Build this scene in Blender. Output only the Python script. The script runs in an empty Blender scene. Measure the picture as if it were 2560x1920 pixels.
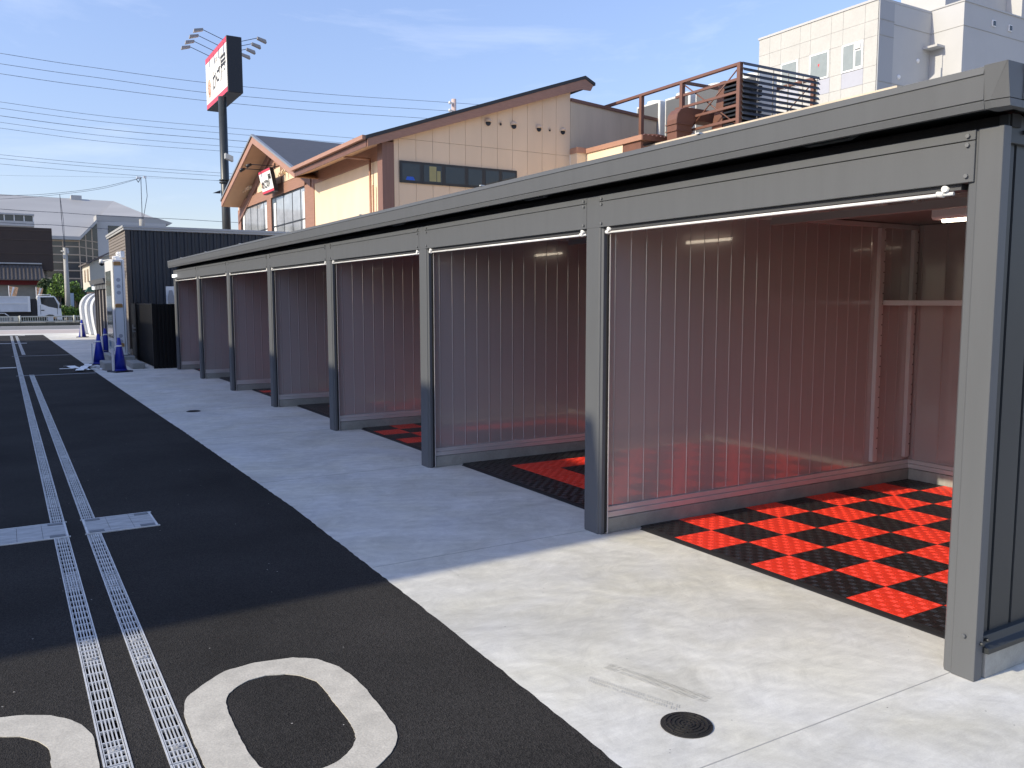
import bpy, bmesh, math, random
from mathutils import Vector, Matrix
R = math.radians
random.seed(7)
sc = bpy.context.scene
col = sc.collection
H = 1.5

# ------------------------------------------------------------------ camera
cd = bpy.data.cameras.new("camera"); cam = bpy.data.objects.new("camera", cd); col.objects.link(cam)
sc.camera = cam
cd.sensor_width = 36.0; cd.lens = 36.0 * 2110 / 2560; cd.clip_start = 0.05; cd.clip_end = 1500
_Y = Vector((-1274.0, 209.0, -2110.0)).normalized()
_X = Vector((3440.0, 213.0, -2110.0)); _X = (_X - _X.dot(_Y) * _Y).normalized()
_Z = _X.cross(_Y)
cam.matrix_world = Matrix(((_X.x, _X.y, _X.z, 0), (_Y.x, _Y.y, _Y.z, 0), (_Z.x, _Z.y, _Z.z, H), (0, 0, 0, 1)))

# ------------------------------------------------------------------ light
SUN_D = Vector((1.0, -0.08, -0.58)).normalized()      # direction the light travels
sd = bpy.data.lights.new("sun", 'SUN'); sun = bpy.data.objects.new("sun", sd); col.objects.link(sun)
sd.energy = 2.5; sd.angle = R(0.55); sd.color = (1.0, 0.90, 0.70)
sun.rotation_euler = SUN_D.to_track_quat('-Z', 'Y').to_euler()
sun.location = (-20, 0, 30)
w = bpy.data.worlds.new("World"); sc.world = w; w.use_nodes = True
nt = w.node_tree; N = nt.nodes; L = nt.links
bg = N['Background']
sky = N.new('ShaderNodeTexSky'); sky.sky_type = 'NISHITA'; sky.sun_disc = False
sky.sun_elevation = math.asin(-SUN_D.z)
sky.sun_rotation = math.atan2(-SUN_D.x, -SUN_D.y)
sky.altitude = 0; sky.air_density = 1.0; sky.dust_density = 0.4; sky.ozone_density = 2.5
tc = N.new('ShaderNodeTexCoord')
mp = N.new('ShaderNodeMapping'); mp.inputs['Scale'].default_value = (1.3, 1.3, 5.5); mp.inputs['Rotation'].default_value = (0.25, 0.0, 0.5)
nz = N.new('ShaderNodeTexNoise'); nz.inputs['Scale'].default_value = 2.2; nz.inputs['Detail'].default_value = 8; nz.inputs['Roughness'].default_value = 0.6; nz.inputs['Distortion'].default_value = 0.5
rp = N.new('ShaderNodeValToRGB'); rp.color_ramp.elements[0].position = 0.54; rp.color_ramp.elements[1].position = 0.80
rp.color_ramp.elements[0].color = (0, 0, 0, 1); rp.color_ramp.elements[1].color = (0.22, 0.22, 0.22, 1)
mx = N.new('ShaderNodeMix'); mx.data_type = 'RGBA'; mx.inputs['B'].default_value = (4.6, 4.7, 5.1, 1)
L.new(tc.outputs['Generated'], mp.inputs['Vector']); L.new(mp.outputs['Vector'], nz.inputs['Vector'])
L.new(nz.outputs['Fac'], rp.inputs['Fac']); L.new(rp.outputs['Color'], mx.inputs['Factor'])
hs_ = N.new('ShaderNodeVectorMath'); hs_.operation = 'MULTIPLY'; hs_.inputs[1].default_value = (1.03, 0.90, 0.94)
L.new(sky.outputs['Color'], hs_.inputs[0]); # the low sky is less bright than the model's (dimmed by elevation)
sx = N.new('ShaderNodeSeparateXYZ'); L.new(tc.outputs['Generated'], sx.inputs[0])
el_ = N.new('ShaderNodeMapRange'); el_.inputs['From Min'].default_value = 0.0; el_.inputs['From Max'].default_value = 0.5; el_.inputs['To Min'].default_value = 0.52; el_.inputs['To Max'].default_value = 1.0
L.new(sx.outputs['Z'], el_.inputs['Value'])
hs2 = N.new('ShaderNodeVectorMath'); hs2.operation = 'SCALE'; L.new(hs_.outputs['Vector'], hs2.inputs[0]); L.new(el_.outputs['Result'], hs2.inputs['Scale'])
L.new(hs2.outputs['Vector'], mx.inputs['A']); L.new(mx.outputs['Result'], bg.inputs['Color'])
bg.inputs['Strength'].default_value = 0.15
sc.view_settings.view_transform = 'Standard'; sc.view_settings.look = 'None'
sc.view_settings.exposure = 1.05; sc.view_settings.gamma = 1.0; sc.view_settings.use_curve_mapping = False
sc.cycles.max_bounces = 8; sc.cycles.diffuse_bounces = 4; sc.cycles.glossy_bounces = 4

# ------------------------------------------------------------------ materials
MATS = {}
def mat(name, c, rough=0.6, metal=0.0, var=0.0, vscale=3.0, bump=0.0, bscale=60.0, spec=0.5, coat=0.0, emit=0.0, stretch=None, fine=0.0, fscale=200.0, dist=0.002):
    if name in MATS: return MATS[name]
    m = bpy.data.materials.new(name); m.use_nodes = True; MATS[name] = m
    nt = m.node_tree; N = nt.nodes; L = nt.links; p = N['Principled BSDF']
    p.inputs['Base Color'].default_value = (*c, 1); p.inputs['Roughness'].default_value = rough
    p.inputs['Metallic'].default_value = metal; p.inputs['Specular IOR Level'].default_value = spec
    p.inputs['Coat Weight'].default_value = coat
    if emit: p.inputs['Emission Color'].default_value = (*c, 1); p.inputs['Emission Strength'].default_value = emit
    if var or bump or fine:
        g = N.new('ShaderNodeNewGeometry')
        src = g.outputs['Position']
        if stretch:
            mpn = N.new('ShaderNodeMapping'); mpn.inputs['Scale'].default_value = stretch
            L.new(src, mpn.inputs['Vector']); src = mpn.outputs['Vector']
    colsock = None
    if var:
        n = N.new('ShaderNodeTexNoise'); n.inputs['Scale'].default_value = vscale; n.inputs['Detail'].default_value = 7; n.inputs['Roughness'].default_value = 0.62
        L.new(src, n.inputs['Vector'])
        mr = N.new('ShaderNodeMapRange'); mr.inputs['From Min'].default_value = 0.3; mr.inputs['From Max'].default_value = 0.7
        mr.inputs['To Min'].default_value = 1 - var; mr.inputs['To Max'].default_value = 1 + var
        L.new(n.outputs['Fac'], mr.inputs['Value'])
        colsock = mr.outputs['Result']
    if fine:
        n2 = N.new('ShaderNodeTexNoise'); n2.inputs['Scale'].default_value = fscale; n2.inputs['Detail'].default_value = 3
        L.new(g.outputs['Position'], n2.inputs['Vector'])
        m2 = N.new('ShaderNodeMapRange'); m2.inputs['From Min'].default_value = 0.3; m2.inputs['From Max'].default_value = 0.7
        m2.inputs['To Min'].default_value = 1 - fine; m2.inputs['To Max'].default_value = 1 + fine
        L.new(n2.outputs['Fac'], m2.inputs['Value'])
        if colsock:
            mm = N.new('ShaderNodeMath'); mm.operation = 'MULTIPLY'; L.new(colsock, mm.inputs[0]); L.new(m2.outputs['Result'], mm.inputs[1]); colsock = mm.outputs[0]
        else: colsock = m2.outputs['Result']
    if colsock:
        vm = N.new('ShaderNodeVectorMath'); vm.operation = 'SCALE'; vm.inputs[0].default_value = c
        L.new(colsock, vm.inputs['Scale']); L.new(vm.outputs['Vector'], p.inputs['Base Color'])
    if bump:
        n3 = N.new('ShaderNodeTexNoise'); n3.inputs['Scale'].default_value = bscale; n3.inputs['Detail'].default_value = 5
        L.new(src if stretch else g.outputs['Position'], n3.inputs['Vector'])
        b = N.new('ShaderNodeBump'); b.inputs['Strength'].default_value = bump; b.inputs['Distance'].default_value = dist
        L.new(n3.outputs['Fac'], b.inputs['Height']); L.new(b.outputs['Normal'], p.inputs['Normal'])
    return m

def nodes_mat(name):
    m = bpy.data.materials.new(name); m.use_nodes = True; MATS[name] = m
    return m, m.node_tree.nodes, m.node_tree.links, m.node_tree.nodes['Principled BSDF']

def asphalt_mat():
    m, N, L, p = nodes_mat('asphalt')
    g = N.new('ShaderNodeNewGeometry')
    big = N.new('ShaderNodeTexNoise'); big.inputs['Scale'].default_value = 0.9; big.inputs['Detail'].default_value = 6
    ag = N.new('ShaderNodeTexVoronoi'); ag.inputs['Scale'].default_value = 190
    n2 = N.new('ShaderNodeTexNoise'); n2.inputs['Scale'].default_value = 110; n2.inputs['Detail'].default_value = 6; n2.inputs['Roughness'].default_value = 0.7
    for n in (big, ag, n2): L.new(g.outputs['Position'], n.inputs['Vector'])
    cr = N.new('ShaderNodeValToRGB'); e = cr.color_ramp.elements
    e[0].position = 0.0; e[0].color = (0.015, 0.0143, 0.0136, 1); e[1].position = 0.9; e[1].color = (0.046, 0.043, 0.040, 1)
    L.new(ag.outputs['Color'], cr.inputs['Fac'])
    # sparse pale chips
    v2 = N.new('ShaderNodeTexVoronoi'); v2.inputs['Scale'].default_value = 26; L.new(g.outputs['Position'], v2.inputs['Vector'])
    sep = N.new('ShaderNodeSeparateColor'); L.new(v2.outputs['Color'], sep.inputs[0])
    gt = N.new('ShaderNodeMath'); gt.operation = 'GREATER_THAN'; gt.inputs[1].default_value = 0.955; L.new(sep.outputs[0], gt.inputs[0])
    lt = N.new('ShaderNodeMath'); lt.operation = 'LESS_THAN'; lt.inputs[1].default_value = 0.085; L.new(v2.outputs['Distance'], lt.inputs[0])
    an = N.new('ShaderNodeMath'); an.operation = 'MULTIPLY'; L.new(gt.outputs[0], an.inputs[0]); L.new(lt.outputs[0], an.inputs[1])
    mxn = N.new('ShaderNodeMix'); mxn.data_type = 'RGBA'; mxn.inputs['B'].default_value = (0.42, 0.4, 0.36, 1)
    L.new(an.outputs[0], mxn.inputs['Factor']); 
    mr = N.new('ShaderNodeMapRange'); mr.inputs['From Min'].default_value = 0.3; mr.inputs['From Max'].default_value = 0.7; mr.inputs['To Min'].default_value = 0.72; mr.inputs['To Max'].default_value = 1.32
    L.new(big.outputs['Fac'], mr.inputs['Value'])
    sc_ = N.new('ShaderNodeVectorMath'); sc_.operation = 'SCALE'; L.new(cr.outputs['Color'], sc_.inputs[0]); L.new(mr.outputs['Result'], sc_.inputs['Scale'])
    L.new(sc_.outputs['Vector'], mxn.inputs['A']); L.new(mxn.outputs['Result'], p.inputs['Base Color'])
    p.inputs['Roughness'].default_value = 0.9; p.inputs['Specular IOR Level'].default_value = 0.12
    ad = N.new('ShaderNodeMath'); ad.operation = 'ADD'; L.new(ag.outputs['Distance'], ad.inputs[0]); L.new(n2.outputs['Fac'], ad.inputs[1])
    b = N.new('ShaderNodeBump'); b.inputs['Strength'].default_value = 0.8; b.inputs['Distance'].default_value = 0.003
    L.new(ad.outputs[0], b.inputs['Height']); L.new(b.outputs['Normal'], p.inputs['Normal'])
    return m

def concrete_mat(name, base, warm):
    m, N, L, p = nodes_mat(name)
    g = N.new('ShaderNodeNewGeometry')
    def noise(s, d=6, r=0.6, dist=0.0, sc3=None):
        n = N.new('ShaderNodeTexNoise'); n.inputs['Scale'].default_value = s; n.inputs['Detail'].default_value = d; n.inputs['Roughness'].default_value = r; n.inputs['Distortion'].default_value = dist
        src = g.outputs['Position']
        if sc3:
            mp_ = N.new('ShaderNodeMapping'); mp_.inputs['Scale'].default_value = sc3; mp_.inputs['Rotation'].default_value = (0, 0, 0.5); L.new(src, mp_.inputs['Vector']); src = mp_.outputs['Vector']
        L.new(src, n.inputs['Vector']); return n.outputs['Fac']
    def mr(s, a, b, lo=0.3, hi=0.7):
        r_ = N.new('ShaderNodeMapRange'); r_.inputs['From Min'].default_value = lo; r_.inputs['From Max'].default_value = hi
        r_.inputs['To Min'].default_value = a; r_.inputs['To Max'].default_value = b; L.new(s, r_.inputs['Value']); return r_.outputs['Result']
    def mul(a, b):
        x = N.new('ShaderNodeMath'); x.operation = 'MULTIPLY'; L.new(a, x.inputs[0]); L.new(b, x.inputs[1]); return x.outputs[0]
    blot = mr(noise(1.1, 7, 0.68, 0.8), 0.80, 1.13)
    cloudy = mr(noise(4.2, 9, 0.76, 2.0), 0.84, 1.12)
    sw = mr(noise(7.0, 6, 0.6, 0.3, (1.0, 7.0, 1.0)), 0.95, 1.05)
    fine = mr(noise(160, 3), 0.94, 1.05)
    f = mul(mul(blot, cloudy), mul(sw, fine))
    wv = N.new('ShaderNodeTexWave'); wv.wave_type = 'RINGS'; wv.rings_direction = 'Z'; wv.inputs['Scale'].default_value = 2.6; wv.inputs['Distortion'].default_value = 9.0; wv.inputs['Detail'].default_value = 4; wv.inputs['Detail Scale'].default_value = 0.8
    L.new(g.outputs['Position'], wv.inputs['Vector']); f = mul(f, mr(wv.outputs['Fac'], 0.965, 1.02, 0, 1))
    # sparse dark specks
    v = N.new('ShaderNodeTexVoronoi'); v.inputs['Scale'].default_value = 9; L.new(g.outputs['Position'], v.inputs['Vector'])
    lt = N.new('ShaderNodeMath'); lt.operation = 'LESS_THAN'; lt.inputs[1].default_value = 0.03; L.new(v.outputs['Distance'], lt.inputs[0])
    sp = mr(lt.outputs[0], 1.0, 0.4, 0, 1)
    f = mul(f, sp)
    cc = N.new('ShaderNodeMix'); cc.data_type = 'RGBA'; cc.inputs['A'].default_value = (*base, 1); cc.inputs['B'].default_value = (*warm, 1)
    L.new(mr(noise(1.7, 5, 0.6, 0.4), 0, 1), cc.inputs['Factor'])
    s = N.new('ShaderNodeVectorMath'); s.operation = 'SCALE'; L.new(cc.outputs['Result'], s.inputs[0]); L.new(f, s.inputs['Scale'])
    L.new(s.outputs['Vector'], p.inputs['Base Color'])
    p.inputs['Roughness'].default_value = 0.75
    b = N.new('ShaderNodeBump'); b.inputs['Strength'].default_value = 0.25; b.inputs['Distance'].default_value = 0.003
    L.new(noise(45, 6, 0.65), b.inputs['Height']); L.new(b.outputs['Normal'], p.inputs['Normal'])
    return m

def tread_mat(name, c, rough=0.42):
    """plastic tile with rows of raised slanted dashes"""
    m, N, L, p = nodes_mat(name)
    g = N.new('ShaderNodeNewGeometry')
    def dash(ang, off):
        mp_ = N.new('ShaderNodeMapping'); mp_.inputs['Location'].default_value = off; L.new(g.outputs['Position'], mp_.inputs['Vector'])
        sc_ = N.new('ShaderNodeVectorMath'); sc_.operation = 'DIVIDE'; sc_.inputs[1].default_value = (0.048, 0.048, 1.0); L.new(mp_.outputs['Vector'], sc_.inputs[0])
        fr = N.new('ShaderNodeVectorMath'); fr.operation = 'FRACTION'; L.new(sc_.outputs['Vector'], fr.inputs[0])
        sb = N.new('ShaderNodeVectorMath'); sb.operation = 'SUBTRACT'; sb.inputs[1].default_value = (0.5, 0.5, 0.0); L.new(fr.outputs['Vector'], sb.inputs[0])
        rt = N.new('ShaderNodeVectorRotate'); rt.rotation_type = 'Z_AXIS'; rt.inputs['Angle'].default_value = ang; L.new(sb.outputs['Vector'], rt.inputs['Vector'])
        ab = N.new('ShaderNodeVectorMath'); ab.operation = 'ABSOLUTE'; L.new(rt.outputs['Vector'], ab.inputs[0])
        s2_ = N.new('ShaderNodeVectorMath'); s2_.operation = 'SUBTRACT'; s2_.inputs[1].default_value = (0.0, 0.13, 0.0); L.new(ab.outputs['Vector'], s2_.inputs[0])
        ml = N.new('ShaderNodeVectorMath'); ml.operation = 'MULTIPLY'; ml.inputs[1].default_value = (2.4, 15.0, 0.0); L.new(s2_.outputs['Vector'], ml.inputs[0])
        ln = N.new('ShaderNodeVectorMath'); ln.operation = 'LENGTH'; L.new(ml.outputs['Vector'], ln.inputs[0])
        mr = N.new('ShaderNodeMapRange'); mr.inputs['From Min'].default_value = 0.6; mr.inputs['From Max'].default_value = 1.0; mr.inputs['To Min'].default_value = 1; mr.inputs['To Max'].default_value = 0
        L.new(ln.outputs['Value'], mr.inputs['Value']); return mr.outputs['Result']
    a = dash(R(90), (0, 0, 0)); b_ = dash(R(0), (0.024, 0.024, 0))
    mxm = N.new('ShaderNodeMath'); mxm.operation = 'MAXIMUM'; L.new(a, mxm.inputs[0]); L.new(b_, mxm.inputs[1])
    nn = N.new('ShaderNodeTexNoise'); nn.inputs['Scale'].default_value = 4; nn.inputs['Detail'].default_value = 5; L.new(g.outputs['Position'], nn.inputs['Vector'])
    mr2 = N.new('ShaderNodeMapRange'); mr2.inputs['From Min'].default_value = 0.3; mr2.inputs['From Max'].default_value = 0.7; mr2.inputs['To Min'].default_value = 0.85; mr2.inputs['To Max'].default_value = 1.15
    L.new(nn.outputs['Fac'], mr2.inputs['Value'])
    s = N.new('ShaderNodeVectorMath'); s.operation = 'SCALE'; s.inputs[0].default_value = c; L.new(mr2.outputs['Result'], s.inputs['Scale']); L.new(s.outputs['Vector'], p.inputs['Base Color'])
    bm_ = N.new('ShaderNodeBump'); bm_.inputs['Strength'].default_value = 1.0; bm_.inputs['Distance'].default_value = 0.0045
    rg = N.new('ShaderNodeMapRange'); rg.inputs['To Min'].default_value = rough; rg.inputs['To Max'].default_value = 0.22; L.new(mxm.outputs[0], rg.inputs['Value']); L.new(rg.outputs['Result'], p.inputs['Roughness'])
    L.new(mxm.outputs[0], bm_.inputs['Height']); L.new(bm_.outputs['Normal'], p.inputs['Normal'])
    p.inputs['Roughness'].default_value = rough; p.inputs['Specular IOR Level'].default_value = 0.5
    return m

M_asph = asphalt_mat()
M_conc = concrete_mat('concrete', (0.64, 0.635, 0.60), (0.60, 0.58, 0.49))
M_conc2 = concrete_mat('concrete_curb', (0.36, 0.355, 0.33), (0.30, 0.30, 0.27))
M_walk = mat('pavement', (0.46, 0.40, 0.36), 0.85, var=0.1, vscale=1, bump=0.2)
M_road = mat('road', (0.17, 0.17, 0.165), 0.85, var=0.12, vscale=0.6, bump=0.2, fine=0.1, fscale=40)
M_ground = mat('dirt', (0.22, 0.20, 0.17), 0.95, var=0.2, vscale=0.5, bump=0.3)
M_line = mat('white_paint', (0.74, 0.73, 0.69), 0.65, var=0.08, vscale=14, bump=0.25, bscale=90, fine=0.06, fscale=300)
M_digit = mat('worn_white_paint', (0.50, 0.47, 0.40), 0.75, var=0.15, vscale=9, bump=0.5, bscale=120, fine=0.12, fscale=160)
M_galv = mat('galvanised', (0.60, 0.60, 0.585), 0.5, metal=0.3, var=0.18, vscale=12, fine=0.1, fscale=150)
M_galvp = mat('galvanised_plate', (0.40, 0.40, 0.39), 0.55, metal=0.2, var=0.32, vscale=8, stretch=(1, 4, 1), bump=0.25, bscale=250)
M_black = mat('black_void', (0.006, 0.006, 0.007), 0.8)
M_steel = mat('grey_steel', (0.104, 0.109, 0.115), 0.46, var=0.04, vscale=2.2, stretch=(6, 6, 0.5), bump=0.04, bscale=6, spec=0.3, fine=0.03, fscale=300)
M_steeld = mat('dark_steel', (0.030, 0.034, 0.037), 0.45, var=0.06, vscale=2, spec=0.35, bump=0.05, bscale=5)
M_rubber = mat('rubber', (0.012, 0.012, 0.013), 0.6)
M_panel = mat('pale_panel', (0.36, 0.315, 0.305), 0.16, var=0.02, vscale=1.5, spec=0.9, coat=1.0, bump=0.05, bscale=1.6, dist=0.004)
M_panel.node_tree.nodes['Principled BSDF'].inputs['Coat Roughness'].default_value = 0.03
M_panel.node_tree.nodes['Principled BSDF'].inputs['Coat IOR'].default_value = 1.6
M_ptrim = mat('panel_trim', (0.62, 0.60, 0.59), 0.35, metal=0.3, var=0.05)
M_rod = mat('white_rod', (0.85, 0.85, 0.83), 0.3)
M_whitep = mat('white_plastic', (0.78, 0.78, 0.77), 0.35, var=0.02)
M_tile_r = tread_mat('red_tile', (0.80, 0.046, 0.022))
M_tile_b = tread_mat('black_tile', (0.012, 0.0115, 0.012), 0.36)
M_tile_rs = mat('red_tile_smooth', (0.80, 0.046, 0.022), 0.33, var=0.10, vscale=5, bump=0.15, bscale=120)
M_tile_bs = mat('black_tile_smooth', (0.013, 0.0125, 0.013), 0.30, var=0.15, vscale=5, bump=0.15, bscale=120)
M_edging = mat('edging_plastic', (0.016, 0.016, 0.017), 0.5, bump=0.1, bscale=40)
M_iron = mat('cast_iron', (0.032, 0.030, 0.028), 0.55, metal=0.3, var=0.2, vscale=20, bump=0.4, bscale=200)
M_lampglow = mat('lamp_glow', (1.0, 0.86, 0.66), 0.3, emit=3.0)
M_cream = mat('cream_render', (0.76, 0.60, 0.42), 0.8, var=0.06, vscale=1.2, bump=0.15, bscale=50, stretch=(1, 1, 0.35))
M_beige = mat('beige_panel', (0.70, 0.525, 0.365), 0.75, var=0.06, vscale=0.9, bump=0.15, bscale=50, stretch=(1, 1, 0.3))
M_greyb = mat('grey_beige_wall', (0.52, 0.435, 0.33), 0.85, var=0.14, vscale=1.0, stretch=(1, 1, 0.12), bump=0.15)
M_brown = mat('brown_board', (0.31, 0.165, 0.115), 0.6, var=0.14, vscale=5, stretch=(1, 0.3, 6), bump=0.1)
M_brownv = mat('brown_board_vertical', (0.20, 0.105, 0.08), 0.6, var=0.16, vscale=5, stretch=(14, 14, 0.2), bump=0.1)
M_trim = mat('copper_trim', (0.38, 0.205, 0.14), 0.5, var=0.06, vscale=2)
M_brownm = mat('brown_metal', (0.155, 0.070, 0.048), 0.5, var=0.1, vscale=3)
M_soffit = mat('tan_soffit', (0.56, 0.36, 0.22), 0.8, var=0.05)
M_slate = mat('slate_roof', (0.075, 0.078, 0.088), 0.6, var=0.2, vscale=7, stretch=(0.4, 3, 1), bump=0.4, bscale=12)
M_roofblk = mat('black_roofing', (0.022, 0.024, 0.028), 0.55, var=0.1, bump=0.3, bscale=20)
M_alu = mat('black_frame', (0.014, 0.015, 0.017), 0.4)
M_glass = mat('window_glass', (0.030, 0.036, 0.038), 0.05, spec=0.5, var=0.1, vscale=1)
M_glassl = mat('curtained_glass', (0.34, 0.36, 0.38), 0.06, spec=0.9, var=0.3, vscale=1.0, coat=0.5)
M_grvent = mat('ac_grille', (0.10, 0.105, 0.11), 0.6, bump=0.6, bscale=60)
M_acw = mat('ac_casing', (0.66, 0.66, 0.63), 0.5, var=0.04)
M_louvre = mat('louvre_slat', (0.035, 0.038, 0.045), 0.4)
M_wpanel = mat('white_wall_panel', (0.46, 0.455, 0.43), 0.8, var=0.05, vscale=1.0, bump=0.2, bscale=14, fine=0.03, fscale=8)
M_wwall = mat('white_wall', (0.46, 0.46, 0.455), 0.85, var=0.04, vscale=0.4, bump=0.15)
M_wgrey = mat('pale_grey_panel', (0.40, 0.41, 0.46), 0.8, var=0.03)
M_glassw = mat('frosted_glass', (0.26, 0.29, 0.28), 0.15, spec=0.7, var=0.08)
M_red = mat('red_paint', (0.55, 0.03, 0.05), 0.5)
M_sign = mat('sign_white', (0.82, 0.81, 0.77), 0.5)
M_signred = mat('sign_red', (0.62, 0.05, 0.09), 0.5)
M_ink = mat('sign_ink', (0.02, 0.02, 0.02), 0.6)
M_inkg = mat('sign_grey_ink', (0.35, 0.33, 0.30), 0.6)
M_inko = mat('sign_orange_ink', (0.72, 0.42, 0.30), 0.6)
M_signblk = mat('sign_black', (0.010, 0.012, 0.018), 0.45)
M_pole = mat('pole_dark', (0.030, 0.035, 0.036), 0.4, var=0.1)
M_cdark = mat('charcoal_cladding', (0.026, 0.029, 0.036), 0.5, var=0.05)
M_cside = mat('taupe_siding', (0.20, 0.17, 0.145), 0.7, var=0.1, vscale=10)
M_capm = mat('pale_cap', (0.42, 0.42, 0.41), 0.5, var=0.04)
M_fence = mat('black_fence', (0.005, 0.005, 0.006), 0.45, spec=0.25)
M_cone = mat('blue_cone', (0.006, 0.022, 0.33), 0.4, var=0.05)
M_conebase = mat('cone_base', (0.01, 0.012, 0.03), 0.6)
M_tape = mat('brown_tape', (0.42, 0.22, 0.07), 0.5, var=0.15, vscale=20)
M_screen = mat('display_glass', (0.16, 0.19, 0.18), 0.08, spec=0.6, var=0.25, vscale=2)
M_blue = mat('blue_ink', (0.04, 0.16, 0.34), 0.5)
M_brick = mat('brown_cladding', (0.048, 0.033, 0.027), 0.75, var=0.1, vscale=2)
M_broof = mat('ribbed_roof', (0.12, 0.105, 0.095), 0.6, var=0.08)
M_redsign = mat('dark_red', (0.16, 0.01, 0.012), 0.6)
M_gwall = mat('grey_wall', (0.30, 0.29, 0.26), 0.8, var=0.12)
M_bigroof = mat('pale_roof', (0.37, 0.365, 0.35), 0.6, var=0.08, vscale=0.25, stretch=(0.5, 1, 2), bump=0.1)
M_mull = mat('mullion', (0.45, 0.36, 0.27), 0.6)
M_dglass = mat('dark_glass', (0.045, 0.048, 0.052), 0.08, spec=0.8, var=0.3, vscale=0.4)
M_house = mat('house_white', (0.55, 0.52, 0.44), 0.8, var=0.04)
M_leaf = mat('leaf', (0.15, 0.26, 0.035), 0.6, var=0.4, vscale=2.5)
M_leafd = mat('leaf_dark', (0.028, 0.06, 0.014), 0.6, var=0.3, vscale=2.5)
M_bark = mat('bark', (0.10, 0.075, 0.05), 0.9, var=0.2)
M_upole = mat('concrete_pole', (0.36, 0.35, 0.32), 0.85, var=0.1)
M_cable = mat('cable', (0.045, 0.055, 0.08), 0.7)
M_rail = mat('rail_paint', (0.52, 0.52, 0.45), 0.6, var=0.1)
M_truck = mat('truck_white', (0.72, 0.74, 0.74), 0.3, coat=0.3)
M_truckb = mat('truck_bed', (0.58, 0.61, 0.64), 0.45, var=0.06)
M_tyre = mat('tyre', (0.015, 0.015, 0.015), 0.8)
M_flag = mat('flag_orange', (0.75, 0.42, 0.22), 0.8, var=0.5, vscale=8)
M_canvas = mat('canopy_white', (0.74, 0.76, 0.79), 0.25, var=0.03)
M_green = mat('green_cloth', (0.05, 0.13, 0.09), 0.8)
M_bluebox = mat('blue_plastic', (0.01, 0.09, 0.5), 0.5)
M_card = mat('cardboard', (0.30, 0.27, 0.13), 0.8)

# ------------------------------------------------------------------ mesh helpers
def bakeloc(parent):
    v = Vector((0, 0, 0))
    while parent is not None:
        v += parent.location; parent = parent.parent
    return v

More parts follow.
